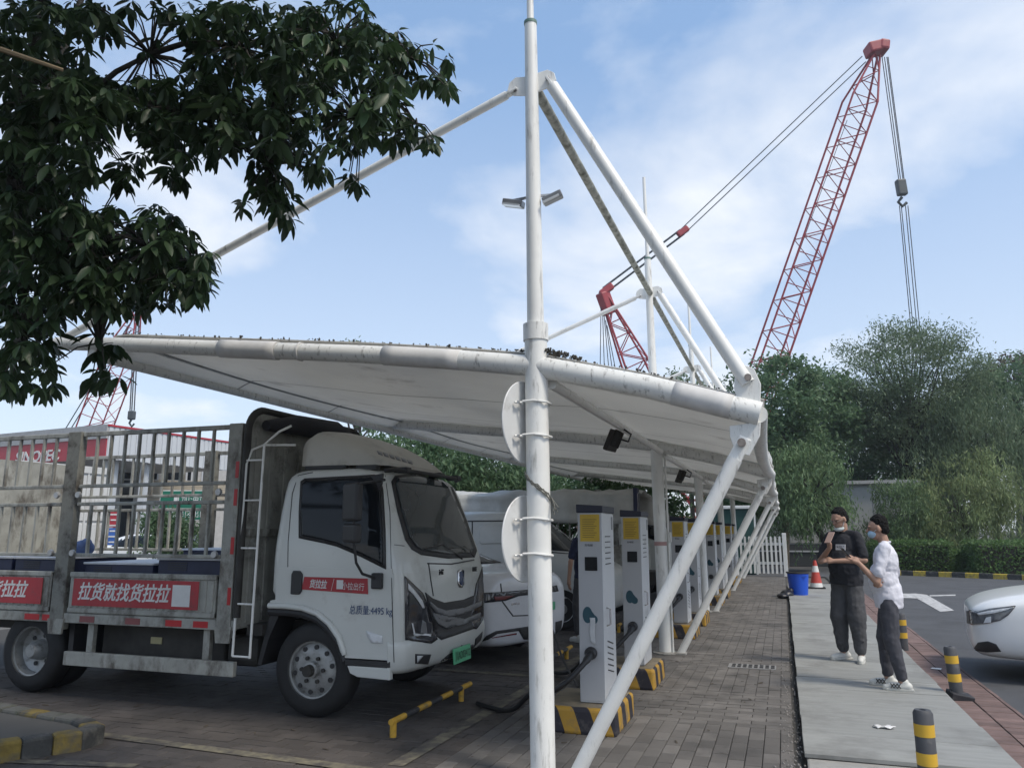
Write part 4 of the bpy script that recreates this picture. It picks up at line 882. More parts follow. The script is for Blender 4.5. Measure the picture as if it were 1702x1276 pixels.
# cargo: flat navy crates with white lids
NAVY = mat('navy_crate', (.014, .02, .055), .5, var=.25, scale=6); LID = mat('white_lid', (.62, .64, .68), .5, var=.08)
for i, (x0, x1, y0, y1, z0, z1, lb) in enumerate(((-5.62, -4.9, 6.02, 7.0, .795, 1.30, 'navy crate with a white lid nearest the cab in the truck bed'), (-6.52, -5.68, 6.02, 7.05, .795, 1.25, 'low navy crate with a white lid beside the middle post of the truck bed'), (-6.3, -5.2, 7.1, 7.85, .795, 1.36, 'navy crate with a white lid against the far stakes of the truck bed'), (-7.45, -6.84, 6.02, 7.0, .795, 1.29, 'navy crate with a white lid behind the left banner of the truck bed'), (-8.3, -7.5, 6.02, 7.0, .795, 1.29, 'navy crate with a white lid at the left edge of the picture'))):
    t = thing('flat_crate', lb, 'crate', ((x0 + x1) / 2, (y0 + y1) / 2, z0), group='crates in the truck bed')
    MB().bb(x0, x1, y0, y1, z0, z1 - .02).build('box', NAVY, t, bevel=.008); MB().bb(x0 - .012, x1 + .012, y0 - .012, y1 + .012, z1 - .02, z1).build('lid', LID, t, bevel=.004)
    for k in range(4): MB().bb(x0 + .12, x0 + .34, y0 - .006, y0 + .01, z1 - .05 - k * .02, z1 - .042 - k * .02).build('groove', BLK, t)
blend('blue_bundle', [('e', (-6.98, 6.4, 1.37), (.10, .12, .09)), ('e', (-7.08, 6.45, 1.34), (.12, .1, .05)), ('e', (-6.92, 6.38, 1.42), (.05, .06, .06))], mat('blue_cloth', (.03, .06, .16), .8, var=.3, scale=10), None, .015, 3)
tag(bpy.data.objects['blue_bundle'], 'crumpled blue cloth bundle lying on a crate in the truck bed', 'bundle')
# ================================================================== chargers
CHW = mat('charger_white', (.56, .57, .58), .4, var=.04, scale=2, dirt=((.36, .36, .35), .15, 3)); CHF = mat('charger_front_shaded', (.40, .405, .42), .45, var=.05, scale=2)  # front colour darker than the cabinet: shade of that face put into the paint
CAPN = mat('charger_cap', (.012, .014, .03), .5); YLAB = mat('yellow_label', (.50, .33, .03), .5, var=.08); YINK = mat('label_print', (.22, .15, .03), .6); TEAL = mat('teal_sticker', (.012, .06, .085), .45)
STRIPE = stripes('hazard_stripes', (.42, .24, .03), (.022, .02, .028), (1, .9, .35), .26, .65)
CTOP = mat('island_top', (.23, .19, .13), .85, var=.2, scale=6, dirt=((.12, .11, .1), .4, 7))
CABLE = mat('black_cable', (.015, .015, .017), .5)
LBL = ['nearest white charging post with a limp mask hanging on its teal sticker', 'second charging post from the camera behind the nearest one', 'third charging post just behind the second mast', 'fourth charging post in the row', 'fifth charging post in the row by the third mast', 'sixth charging post in the row', 'seventh charging post near the far end of the row', 'last small charging post before the white fence']
CYS = [6.60, 8.47, 12.35, 14.0, 17.8, 19.7, 23.6, 25.3]
def charger(lbl):
    t = thing('charging_post', lbl, 'charger', (0, 0, 0), group='charging posts in a row')
    x0, x1, y0, y1, z0, z1 = -.105, .105, -.22, .24, .2, 1.70
    bd = MB().bb(x0, x1, y0, y1, z0 + .004, z1).build('cabinet', CHW, t, bevel=.012)
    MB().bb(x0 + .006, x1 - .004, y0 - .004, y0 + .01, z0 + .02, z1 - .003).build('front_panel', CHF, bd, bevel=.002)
    MB().prism([(x0 - .008, z1), (x1 + .008, z1), (x1 + .008, z1 + .055), (x0 - .008, z1 + .07)], (0, y0 - .012, 0), (1, 0, 0), (0, 0, 1), -(y1 - y0 + .024)).build('cap', CAPN, t, bevel=.006)
    lb = MB().bb(x0 + .025, x1 - .022, y0 - .008, y0 - .004, z1 - .235, z1 - .015).build('label_sheet', YLAB, t)
    for i in range(9): MB().bb(x0 + .045, x1 - .045 - (i % 3) * .012, y0 - .0095, y0 - .008, z1 - .06 - i * .018, z1 - .054 - i * .018).build('print_line', YINK, lb)
    text('充电桩', BLK, t, (-.01, y0 - .0045, z1 - .265), (1, 0, 0), (0, 0, 1), width=.07, height=.022)
    MB().bb(-.045, .06, y0 - .012, y0 - .004, z1 - .47, z1 - .36).build('screen', GLASSD, t, bevel=.004)
    out = []
    for i in range(16): a = math.pi * .15 + i / 15 * math.pi * 1.5; out.append((-.03 + .045 * math.cos(a) * .9, .88 + .065 * math.sin(a)))
    for i in range(8): a = -math.pi * .6 + i / 7 * math.pi * 1.0; out.append((.02 + .034 * math.cos(a), .845 + .036 * math.sin(a)))
    MB().prism(out, (0, y0 - .004, 0), (1, 0, 0), (0, 0, 1), .003).build('teal_sticker', TEAL, t)
    for i in range(6):
        MB().bb(x1 - .004, x1 + .003, y0 + .10, y0 + .30, z1 - .20 - i * .045, z1 - .192 - i * .045).build('vent_slot', BLK, bd); MB().box((x1, y0 + .22, .42 + i * .045), (.006, .22, .009), (R(-12), 0, 0)).build('vent_slot', BLK, bd)
    MB().bb(x1 - .004, x1 + .003, y0 + .36, y0 + .41, z1 - .14, z1 - .03).build('side_plate', SILV, bd)
    MB().tube([(x1, y0 + .1, .93), (x1 + .03, y0 + .1, .92), (x1 + .03, y0 + .1, .80), (x1, y0 + .1, .79)], .008, 6).build('handle', CHROME, bd)
    gl = MB().lathe([(.05, 0), (.05, -.03), (.036, -.05)], (-.005, y0 - .004, .585), (0, 1, 0), 16).build('cable_gland', BLK, t, smooth=True)
    return t
def island(lbl):
    t = thing('charger_island', lbl, 'plinth', (0, 0, 0), group='striped charger plinths')
    MB().bb(-.40, .22, -.375, .375, -.01, .196).build('painted_block', STRIPE, t, bevel=.03, seg=3)
    MB().bb(-.372, .192, -.347, .347, .19, .2).build('concrete_top', CTOP, t, bevel=.004); return t
ORD = ['nearest', 'second', 'third', 'fourth', 'fifth', 'sixth', 'seventh', 'farthest']
c0 = charger(LBL[0]); i0 = island('nearest yellow and black striped plinth carrying a charging post')
for k, Y in enumerate(CYS):
    c = c0 if k == 0 else copy_tree(c0); i = i0 if k == 0 else copy_tree(i0)
    c.location = (-1.515, Y, 0); i.location = (-1.515, Y, 0); c['label'] = LBL[k]; i['label'] = ORD[k] + ' yellow and black striped plinth carrying a charging post'
    y0 = Y - .22
    P = [V((-1.52, y0 - .02, .585)), V((-1.54, y0 - .16, .53)), V((-1.66, y0 - .25, .40)), V((-1.82, y0 - .22, .30)), V((-2.0, y0 - .12, .26)), V((-2.2, y0 + .1, .10)), V((-2.4, y0 + .3, .03)), V((-2.7, y0 + .5, .025))]
    if k < 4:
        PP = []
        for a in range(len(P) - 1):
            p0, p1, p2, p3 = P[max(a - 1, 0)], P[a], P[a + 1], P[min(a + 2, len(P) - 1)]
            for s in range(5): t_ = s / 5; PP.append(.5 * ((2 * p1) + (p2 - p0) * t_ + (2 * p0 - 5 * p1 + 4 * p2 - p3) * t_ ** 2 + (3 * p1 - p0 - 3 * p2 + p3) * t_ ** 3))
        PP.append(P[-1]); tag(MB().tube(PP, [.03] * 5 + [.021] * (len(PP) - 5), 10).build('charging_cable', CABLE, None, smooth=True), 'thick black cable drooping from the ' + ORD[k] + ' charging post', 'cable', 'charging cables')
PP = [pY(945, 1050, 7.4), pY(955, 1075, 7.2), pY(968, 1098, 6.95), pg(985, 1125)]
tag(MB().tube([(-2.62, 8.9, .62), (-2.5, 8.6, .5), (-2.2, 8.0, .25), (-1.9, 7.4, .12), (-1.75, 7.1, .215)], .012, 8).build('charging_cable', CABLE, None, smooth=True), 'thin black cable running behind the nearest charging post to the white sedan', 'cable', 'charging cables')
# limp mask on the nearest sticker
P = []
for i in range(9):
    for j in range(5): P.append((-1.515 + .01 + (j - 2) * .011 + .004 * math.sin(i), 6.373 - .006 * abs(math.sin(j * 1.7 + i * .6)), .86 - i * .024 - .006 * j * (i > 6)))
mk = MB().grid(P, 9, 5).build('face_mask', mat('mask_white', (.55, .56, .57), .8), None, smooth=True, solid=.002); tag(mk, 'crumpled white face mask hanging on the nearest charging post', 'mask')
# ================================================================== on the masts
def round_sign(lb, z, yo=0):
    t = thing('round_sign', lb, 'sign', (-1.69, 5.07, z), group='round signs strapped to the near mast'); n = V((-.975, .22, 0)); c = V((-1.655, 5.085, z))
    MB().lathe([(.285, 0), (.29, .006), (.285, .014)], c, n, 48).build('disc', mat('sign_back', (.60, .61, .61), .5, var=.05, scale=4, dirt=((.35, .34, .32), .2, 5)), t, smooth=True)
    MB().lathe([(.27, .0142), (.27, .0165)], c, n, 48).build('sign_face', mat('sign_face_blue', (.03, .08, .3), .5), t)
    for dz in (-.11, .12):
        MB().tube([c + V((-.02, -.17, dz)), c + V((.02, -.12, dz + .004)), V((-1.63, 4.96, z + dz + .012)), V((-1.555, 4.958, z + dz + .015)), V((-1.47, 4.99, z + dz + .004)), V((-1.456, 5.06, z + dz)), V((-1.49, 5.13, z + dz)), V((-1.56, 5.15, z + dz)), c + V((.012, .06, dz))], .0085, 6).build('strap', WHITEP, t, smooth=True)
        MB().box(c + V((.006, -.13, dz)), (.012, .09, .016)).build('channel', STEEL, t)
round_sign('upper round sign seen from behind on the near mast', 2.29); round_sign('lower round sign seen from behind on the near mast', 1.50)
b = MB(); rr = random.Random(8)
for i in range(7):
    P = []
    for j in range(7): a = math.pi * (1.15 + j / 6 * .85) ; P.append((XM - .02 + .092 * math.cos(a), 5.05 + .092 * math.sin(a), 1.93 - j * .030 + rr.uniform(-.02, .02)))
    P.append((XM + .12 + rr.uniform(-.02, .02), 5.0, 1.70 + rr.uniform(-.05, .05))); b.tube(P, .0035, 5, cap=False)
b.build('twine', mat('twine', (.16, .16, .14), .9, var=.3), None); tag(bpy.data.objects['twine'], 'tangle of grey twine wound round the near mast', 'twine')
for lb, x, an in (('small grey floodlight on the left of the near mast', -1.74, 12), ('small grey floodlight on the right of the near mast', -1.44, -22)):
    t = thing('floodlight', lb, 'floodlight', (x, 5.08, 3.9), group='floodlights on the near mast'); s = -1 if x < -1.6 else 1; zc = 3.93
    MB().box((x + s * .0, 5.09, zc), (.15, .11, .05), (R(12), R(an), R(6))).build('housing', SILV, t, bevel=.008); MB().box((x, 5.05, zc - .028), (.13, .09, .012), (R(12), R(an), R(6))).build('lens', LAMP, t)
    MB().bar((-1.575, 5.06, zc + .02), (x, 5.09, zc + .025), .02, .015).build('arm', STEEL, t)
for k in range(2):
    Y = FY[k] + 2.6; lb = ['black floodlight under the canopy on the nearest purlin', 'black floodlight under the canopy on the second purlin'][k]
    t = thing('purlin_floodlight', lb, 'floodlight', (XM + .05, Y, 2.5), group='floodlights under the canopy')
    hs_ = MB().box((XM - .03, Y, 2.44), (.05, .26, .22), (0, R(24), R(-10))).build('housing', DARKM, t, bevel=.012)
    for j in range(5): MB().box((XM + .01, Y - .1 + j * .05, 2.455), (.05, .008, .17), (0, R(24), R(-10))).build('fin', DARKM, hs_)
    MB().tube([(XM + .02, Y - .06, 2.46), (XM + .13, Y - .04, 2.42), (XM + .15, Y + .02, 2.50), (XM + .07, Y + .04, 2.56)], .010, 6).build('cable_loop', CABLE, t)
# cable conduit on the second mast
tag(MB().tube([(XM + .10, 10.53, 0), (XM + .085, 10.52, 2.55)], .014, 8).build('conduit', WHITEM, cn, smooth=True))
MB().box((XM + .115, 10.5, 1.47), (.04, .05, .13)).build('switch_box', WHITEM, cn, bevel=.006)
MB().lathe([(.0825, 0), (.0825, .05)], (XM - .017, 10.55, 1.36), n=24, cap0=False, cap1=False).build('pink_tape', mat('faded_pink', (.42, .26, .25), .7, var=.2), cn, smooth=True)
# ================================================================== wheel stops
def stop(lb, x, ya, yb):
    t = thing('wheel_stop', lb, 'wheel stop', (x, (ya + yb) / 2, 0), group='pipe wheel stops'); n = 7
    for i in range(n): a, c = ya + (yb - ya) * i / n, ya + (yb - ya) * (i + 1) / n; MB().tube([(x, a, .115), (x, c, .115)], .024, 10).build('pipe_band', YELLOW if i % 2 == 0 else BLACKP, t, smooth=True)
    for y in (ya + .04, yb - .22):
        MB().tube([(x, y, 0), (x, y, .115)], .026, 10).build('foot', YELLOW, t, smooth=True)
stop('yellow and black pipe wheel stop before the truck bumper', -2.92, 5.64, 7.25); stop('yellow and black pipe wheel stop behind the white sedan', -2.62, 8.35, 9.9); stop('yellow and black pipe wheel stop before the van', -2.5, 12.3, 13.7)
# ================================================================== bollards, bin, cone, fence, litter
BOLL = mat('bollard_grey', (.065, .067, .075), .6, var=.15, scale=9, dirt=((.13, .125, .12), .2, 9)); BYEL = mat('bollard_yellow', (.62, .38, .04), .45, var=.1)
def bollard(lb, x, y, tilt=(0, 0), h=.47, plate=False):
    t = thing('bollard', lb, 'bollard', (0, 0, 0), group='black and yellow bollards'); r = .057
    MB().lathe([(r, 0), (r, h - .02), (r - .012, h), (.02, h), (.02, h - .03), (.001, h - .03)], n=28).build('post', BOLL, t, smooth=True)
    for z in (h * .33, h * .68): MB().lathe([(r + .0015, z), (r + .0015, z + .072)], n=28, cap0=False, cap1=False).build('band', BYEL, t, smooth=True)
    if plate: MB().box((.02, -.02, .02), (.20, .16, .07), (.1, .25, .2)).build('broken_base', BLACKP, t, bevel=.008)
    t.location = (x, y, 0.0); t.rotation_euler = (tilt[0], tilt[1], 0); return t
bollard('nearest black and yellow bollard standing before the board walkway', .745, 5.60); bollard('leaning black and yellow bollard with a broken base at the road edge', 1.46, 8.66, (.02, -.05), plate=True)
bollard('upright black and yellow bollard beside the white shirted man on the brick verge', 1.42, 11.82); bollard('far leaning black and yellow bollard behind the black shirted man', 1.25, 25.5, (0, .28)); bollard('far black and yellow bollard next to the leaning one behind the men', 1.42, 26.4, (0, .1))
t = thing('blue_bin', 'blue plastic bin with a dark rim standing on the boards by the cone', 'bin', (.27, 20.2, .06)); BL_ = mat('blue_plastic', (.012, .085, .55), .4, var=.06)
MB().lathe([(.20, .0), (.205, .02), (.245, .50), (.225, .50), (.19, .03), (.001, .03)], (.27, 20.2, .06), n=36).build('tub', BL_, t, smooth=True); MB().lathe([(.245, .49), (.265, .50), (.265, .53), (.22, .535)], (.27, 20.2, .06), n=36, cap0=False, cap1=False).build('rim', DARKM, t, smooth=True); MB().box((.40, 19.985, .50), (.13, .03, .05)).build('handle', BL_, t, bevel=.008)
t = thing('traffic_cone', 'red and white traffic cone with a black base beyond the blue bin', 'cone', (.75, 22.6, .06)); CR = mat('cone_red', (.42, .05, .035), .5, var=.1); CW = mat('cone_white', (.6, .6, .58), .5)
for z0, z1, m_ in ((.03, .14, CW), (.14, .42, CR), (.42, .58, CW), (.58, .72, CR)):
    f_ = lambda z: .165 - (z - .03) * .185
    MB().lathe([(f_(z0), z0), (f_(z1), z1)], (.75, 22.6, .06), n=24).build('cone_band', m_, t, smooth=True)
MB().bb(.53, .97, 22.38, 22.82, .06, .095).build('base', RUBBER, t, bevel=.012)
blend('rubbish_bag', [('e', (.0, 19.9, .09), (.16, .2, .10)), ('e', (-.1, 19.7, .06), (.14, .13, .06)), ('e', (.08, 20.0, .16), (.08, .08, .07))], mat('bag_black', (.012, .012, .016), .35, var=.3, scale=20, bump=.6, bscale=30), None, .02, 2); tag(bpy.data.objects['rubbish_bag'], 'black rubbish bag slumped against the blue bin', 'bag')
FW = mat('fence_white', (.62, .63, .62), .5, var=.06, dirt=((.35, .35, .33), .2, 5))
t = thing('picket_fence', 'white picket fence closing the far end of the paved strip', 'fence', (-.8, 29, 0))
for i in range(17):
    x = -2.45 + i * .145; MB().prism([(-.035, .10), (.035, .10), (.035, 1.33), (0, 1.38), (-.035, 1.33)], (x, 28.97, 0), (1, 0, 0), (0, 0, 1), -.02).build('picket', FW, t)
for z in (.45, 1.1): MB().bb(-2.5, .02, 29.0, 29.04, z - .045, z + .045).build('rail', FW, t)
MB().bb(-.05, .09, 28.95, 29.09, 0, 1.48).build('post', FW, t, bevel=.01); MB().bb(-2.6, -2.47, 28.95, 29.09, 0, 1.48).build('post', FW, t, bevel=.01)
P = []
for i in range(7):
    for j in range(4): P.append((.56 + i * .022 + j * .012, 6.93 - j * .02 + i * .004 + .012 * math.sin(i * 1.3), .064 + .018 * abs(math.sin(i * .9 + j))))
tag(MB().grid(P, 7, 4).build('tissue', mat('tissue_white', (.66, .66, .66), .9), None, smooth=True, solid=.002), 'crumpled white tissue lying on the grey boards', 'tissue')
tag(MB().add([(1.50, 10.35, .006), (1.60, 10.30, .006), (1.62, 10.38, .012), (1.53, 10.43, .006)], [(0, 1, 2, 3)]).build('paper_scrap', MATS['tissue_white'], None, solid=.001), 'small white paper scrap on the brick verge by the bollards', 'paper')
rr = random.Random(12); b = MB()
for i in range(150):
    x, y = rr.uniform(-7, -.2), rr.uniform(4.2, 11) ; s = rr.uniform(.008, .03); a = rr.random() * 6.28
    b.box((x, y, .006), (s * 1.8, s * .5, .003), (rr.uniform(-.2, .2), rr.uniform(-.2, .2), a))
tag(b.build('ground_litter', mat('litter_dry', (.07, .055, .04), .9, var=.5, scale=30), None), 'dry leaves and scraps scattered over the paving', 'leaves', kind='stuff')

# ================================================================== cars
def carbody(name, stations, M4, m, parent, sub=2):
    rings = []
    for x, hl, hb, ht, z0, zb_, zt in stations:
        h = [(0, z0), (hl * .75, z0), (hl * .98, z0 + .07), (hl + .01, z0 + (zb_ - z0) * .5), (hb, zb_ - .03), (hb * .975, zb_ + .02), (ht + (hb - ht) * .15, zb_ + (zt - zb_) * .72), (ht * .82, zt - .015), (0, zt)]
        rings.append([(x, -y, z) for y, z in h] + [(x, y, z) for y, z in h[-2:0:-1]])
    n = len(rings[0]); k = len(rings); b = MB(); b.add([p for r in rings for p in r], [(i * n + j, i * n + (j + 1) % n, (i + 1) * n + (j + 1) % n, (i + 1) * n + j) for i in range(k - 1) for j in range(n)] + [tuple(range(n)), tuple((k - 1) * n + j for j in range(n))])
    b.v = [tuple(M4 @ V(v)) for v in b.v]; o = b.build(name, m, None, smooth=True, ang=180, sub=sub); bake(o); o.data.shade_smooth(); adopt(o, parent); return o
CARW = mat('car_white', (.72, .73, .73), .3, var=.02, coat=.5); CARS = mat('car_pearl', (.60, .61, .64), .26, var=.03, coat=.6)
def wheels(M4, xs, hw, r, parent):
    for x in xs:
        for s in (1, -1):
            c = M4 @ V((x, s * hw, r)); ax = (M4.to_3x3() @ V((0, -s, 0)))
            w_ = MB().lathe([(r * .62, 0), (r * .9, -.004), (r, .03), (r, .17), (r * .9, .2), (r * .6, .2)], c, ax, 32, cap0=False).build('wheel', RUBBER, parent, smooth=True)
            MB().lathe([(r * .63, .0), (r * .55, .02), (r * .3, .015), (.03, -.002), (.001, -.002)], c, ax, 24, cap0=False).build('rim', RIMM, w_, smooth=True)
            MB().lathe([(r * 1.17, .012), (r * 1.17, .05)], c, ax, 32).build('wheel_arch', BLK, parent)
def dpx(o): return bvh_of(o)
TAILR = mat('tail_red', (.14, .02, .024), .12, var=.1, spec=.7)
# white sedan, tail towards the chargers
rz = math.atan2(-.55, 1.7); M4 = Matrix.Translation((-3.03, 9.45, 0)) @ Matrix.Rotation(rz, 4, 'Z')
t = thing('sedan', 'white sedan with a dark tail light band parked beside the truck', 'car', (-3.03, 9.45, 0), rz)
sb = carbody('body', [(0.03, .74, .74, .58, .30, .80, .98), (0.0, .81, .81, .66, .22, .84, 1.045), (-.08, .86, .86, .70, .19, .88, 1.065), (-.3, .885, .89, .72, .18, .90, 1.075), (-.65, .88, .90, .70, .22, .92, 1.10), (-.95, .89, .91, .64, .2, .93, 1.17), (-1.5, .89, .91, .60, .2, .94, 1.37), (-2.0, .89, .91, .60, .2, .94, 1.44), (-2.7, .89, .91, .60, .2, .92, 1.43), (-3.2, .89, .91, .64, .2, .91, 1.25), (-3.6, .89, .90, .70, .2, .89, 1.02), (-4.2, .86, .86, .68, .2, .80, .92), (-4.6, .75, .74, .5, .25, .62, .75), (-4.7, .55, .55, .4, .35, .55, .65)], M4, CARS, t)
wheels(M4, (-.95, -3.75), .885, .335, t); B_ = bvh_of(sb)
def D(name, m, pts, off=.004, sol=.006, par=None, cut=.08): return decal(name, m, par or t, B_, pts, off, sol, cut)
tl = D('tail_light_band', LAMPD, [(797, 985), (835, 983), (880, 979), (925, 972), (928, 982), (880, 988), (862, 990), (840, 998), (800, 1002)]); D('lamp', TAILR, [(820, 991), (836, 990), (856, 989), (838, 996), (822, 997)], .01, .003, tl)
decal('rear_window', GLASSD, t, B_, [(-.62, 1.125), (.62, 1.125), (.52, 1.37), (-.52, 1.37)], .005, .006, .06, src=lambda y, z: (M4 @ V((3, y, z)), M4.to_3x3() @ V((-1, 0, 0)))); D('boot_gap', BLK, [(831, 969), (833, 969), (836, 999), (853, 1022), (880, 1021), (880, 1023), (852, 1024), (834, 1000)], .002, .003)
D('bumper_insert', BLK, [(800, 1066), (808, 1056), (824, 1048), (880, 1040), (880, 1062), (870, 1062), (862, 1048), (826, 1053), (812, 1062)], .003, .004); D('fog_reflector', TAILR, [(816, 1059), (858, 1051), (858, 1054), (818, 1060)], .006, .003); D('bumper_insert', BLK, [(923, 1033), (934, 1030), (932, 1050), (923, 1056)], .003, .004)
for k, (x, y) in enumerate(((850, 1002), (855, 1001), (860, 1001))): D('badge', CHROME, [(x, y), (x + 3.4, y - .4), (x + 3.4, y + 3), (x, y + 3.4)], .004, .004)
D('licence_plate', PLG, [(884, 1004), (922, 999), (922, 1012), (884, 1018)], .006, .006)
# white van behind
M4 = Matrix.Translation((-2.55, 13.15, 0)); t = thing('panel_van', 'white panel van parked behind the white sedan', 'van', (-2.55, 13.15, 0))
vb = carbody('body', [(0, .6, .58, .45, .4, .62, .78), (-.05, .74, .74, .6, .32, .75, .92), (-.25, .82, .83, .7, .28, .88, 1.05), (-.7, .84, .85, .74, .25, 1.0, 1.18), (-.95, .84, .85, .72, .25, 1.05, 1.36), (-1.4, .85, .86, .74, .25, 1.08, 1.74), (-1.65, .85, .86, .76, .25, 1.1, 1.86), (-2.2, .85, .86, .78, .25, 1.1, 1.9), (-3.4, .85, .86, .78, .25, 1.1, 1.9), (-4.4, .85, .86, .78, .25, 1.1, 1.88), (-4.55, .83, .84, .74, .3, 1.1, 1.84), (-4.6, .7, .7, .6, .4, 1.1, 1.7)], M4, mat('van_grey_white', (.46, .47, .46), .35, var=.05, coat=.3, dirt=((.3, .3, .28), .2, 2)), t)
wheels(M4, (-.85, -3.7), .845, .33, t); B_ = bvh_of(vb)
D('door_window', GLASSD, [(912, 868), (932, 870), (946, 878), (960, 892), (972, 910), (972, 918), (912, 914)]); D('side_panel', MATS['van_grey_white'], [(800, 873), (835, 872), (838, 876), (838, 900), (834, 903), (800, 904), (797, 900), (797, 876)], .006, .012)
D('drip_rail', BLK, [(670, 866), (880, 864), (880, 866), (670, 868)], .002, .004); D('panel_gap', BLK, [(784, 866), (786, 866), (786, 905), (784, 905)], .002, .003); D('panel_gap', BLK, [(912, 916), (965, 921), (965, 922), (912, 918)], .002, .003)
MB().box(pY(958, 908, 12.2), (.10, .08, .15)).build('mirror', BLK, t, bevel=.02)
# truck with a tarpaulin over its load
t = thing('tarpaulin_truck', 'truck with a wrinkled pale tarpaulin over its load behind the van', 'truck', (-4.8, 16.2, 0)); TARP = mat('tarp_pale', (.42, .42, .40), .7, var=.15, scale=3, bump=.4, bscale=14)
MB().bb(-7.6, -2.75, 15.3, 17.2, .75, 1.25).build('bed', BEDM, t, bevel=.01); MB().bb(-7.6, -2.4, 15.8, 16.7, .5, .75).build('chassis', DARKM, t)
for i in range(20): x = -7.5 + i * .246; MB().bb(x - .015, x + .015, 15.33, 15.36, 1.25, 1.75).build('stake', BEDM, t)
nu, nv = 46, 26; P = []; rr = random.Random(3)
for i in range(nu):
    for j in range(nv):
        u, v_ = i / (nu - 1), j / (nv - 1); x = -7.7 + 5.05 * u; a = -.28 + 1.56 * v_
        if v_ < .25: y, z = 15.27, 1.72 + (v_ / .25) * .58
        elif v_ > .75: y, z = 17.23, 2.30 - ((v_ - .75) / .25) * .58
        else: q = (v_ - .25) / .5; y, z = 15.27 + 1.96 * q, 2.30 + .10 * math.sin(math.pi * q)
        w_ = .035 * math.sin(x * 5 + v_ * 9) + .02 * math.sin(x * 13 + v_ * 4) + .02 * math.sin(v_ * 40 + x * 2)
        P.append((x, y + (w_ if v_ < .25 or v_ > .75 else 0), z + (w_ * .6 if .2 < v_ < .8 else .2 * w_) - .10 * max(0, u - .8) / .2 * rr.random()))
MB().grid(P, nu, nv).build('tarpaulin', TARP, t, smooth=True, ang=180, solid=.01); MB().bb(-2.74, -2.66, 15.25, 15.5, 1.6, 2.38).build('corner_flap', mat('navy_flap', (.02, .025, .06), .7), t, bevel=.01)
for x in (-6.6, -3.2): wheel(x, 15.35, 1, t); wheel(x, 17.15, -1, t)
# light truck cab farther down the row (same kind of cab)
t = thing('light_truck', 'white light truck cab half hidden between the second and third charging posts', 'truck', (0, 0, 0))
keep = ('cab', 'front_panel', 'bumper', 'windscreen', 'door_window', 'headlight', 'grille', 'door_lower', 'arch_trim', 'wheel', 'mirror', 'chassis_rail', 'drop_side', 'post', 'bed_floor')
for ch in list(tk.children):
    if ch.name.split('.')[0] in keep: c = copy_tree(ch); c.parent = t; c.matrix_parent_inverse = Matrix.Identity(4)
t.location = (.55, 12.6, 0)
# white car nosing in from the right
rz = math.atan2(.06, -1); M4 = Matrix.Translation((1.985, 10.55, 0)) @ Matrix.Rotation(math.pi - R(8), 4, 'Z')
t = thing('white_car', 'white car with a sharp headlight nosing in from the right on the road', 'car', (1.985, 10.55, 0), math.pi - R(8))
wb = carbody('body', [(.03, .56, .56, .42, .30, .62, .70), (.0, .66, .66, .52, .24, .66, .745), (-.06, .77, .77, .62, .21, .70, .785), (-.20, .86, .86, .70, .20, .755, .85), (-.50, .88, .89, .74, .19, .80, .92), (-1.0, .89, .90, .76, .18, .86, .98), (-1.25, .89, .90, .74, .18, .90, 1.03), (-1.9, .89, .90, .64, .18, .92, 1.40), (-2.5, .89, .90, .62, .18, .93, 1.47), (-3.2, .89, .90, .62, .18, .93, 1.42), (-3.9, .88, .89, .68, .2, .93, 1.12), (-4.4, .82, .83, .66, .25, .88, 1.02), (-4.5, .7, .7, .55, .35, .8, .92)], M4, CARW, t)
wheels(M4, (-1.02, -3.55), .885, .325, t); B_ = bvh_of(wb)
D('headlight', mat('lamp_smoke', (.10, .105, .115), .08, var=.5, scale=14, spec=.8), [(1612, 1013), (1625, 1017), (1645, 1012), (1670, 1009), (1688, 1008), (1676, 1022), (1662, 1031), (1640, 1036), (1615, 1038)]); D('lens', LAMP, [(1625, 1019), (1650, 1014), (1685, 1009), (1672, 1014), (1652, 1019), (1628, 1022)], .012, .004); D('lens', LAMP, [(1640, 1026), (1648, 1024), (1648, 1034), (1636, 1035)], .012, .004)
D('intake', BLK, [(1618, 1078), (1626, 1067), (1642, 1065), (1656, 1070), (1664, 1082), (1640, 1083), (1624, 1081)], .003, .005); D('grille', BLK, [(1607, 1015), (1612, 1014), (1614, 1037), (1608, 1035)], .004, .005); D('bonnet_gap', BLK, [(1610, 1013), (1625, 1016), (1645, 1011), (1688, 1006), (1688, 1007.4), (1645, 1012.6), (1625, 1017.6)], .002, .004)
D('lower_valance', BLK, [(1620, 1090), (1640, 1097), (1680, 1102), (1702, 1104), (1702, 1110), (1670, 1108), (1640, 1102)], .003, .006)
p = M4 @ V((.02, 0, .50)); MB().box(p, (.02, .44, .14), (0, 0, -R(8))).build('licence_plate', mat('plate_back', (.55, .55, .55), .5), t, bevel=.003)
# ================================================================== people
SKIN = mat('skin', (.34, .20, .14), .55, var=.06, scale=14); HAIR = mat('hair_black', (.007, .0065, .0065), .85, var=.3, scale=60, bump=.4, bscale=120, spec=.2)
TEE_B = mat('tee_black', (.013, .014, .019), .9, var=.2, scale=10, bump=.5, bscale=16); TEE_W = mat('tee_white', (.62, .62, .68), .9, var=.05, scale=10, bump=.5, bscale=14)
PANT_A = mat('trousers_grey', (.062, .063, .068), .9, var=.15, scale=8, bump=.5, bscale=14); PANT_B = mat('trousers_slate', (.055, .056, .068), .85, var=.12, scale=8, bump=.5, bscale=14)
SHOE = mat('shoe_white', (.56, .56, .53), .6, var=.08); MASKB = mat('mask_blue', (.36, .50, .62), .8, var=.05); MASKW = mat('mask_pale', (.45, .50, .50), .8, var=.05); SOLE = mat('shoe_sole', (.45, .45, .42), .7)
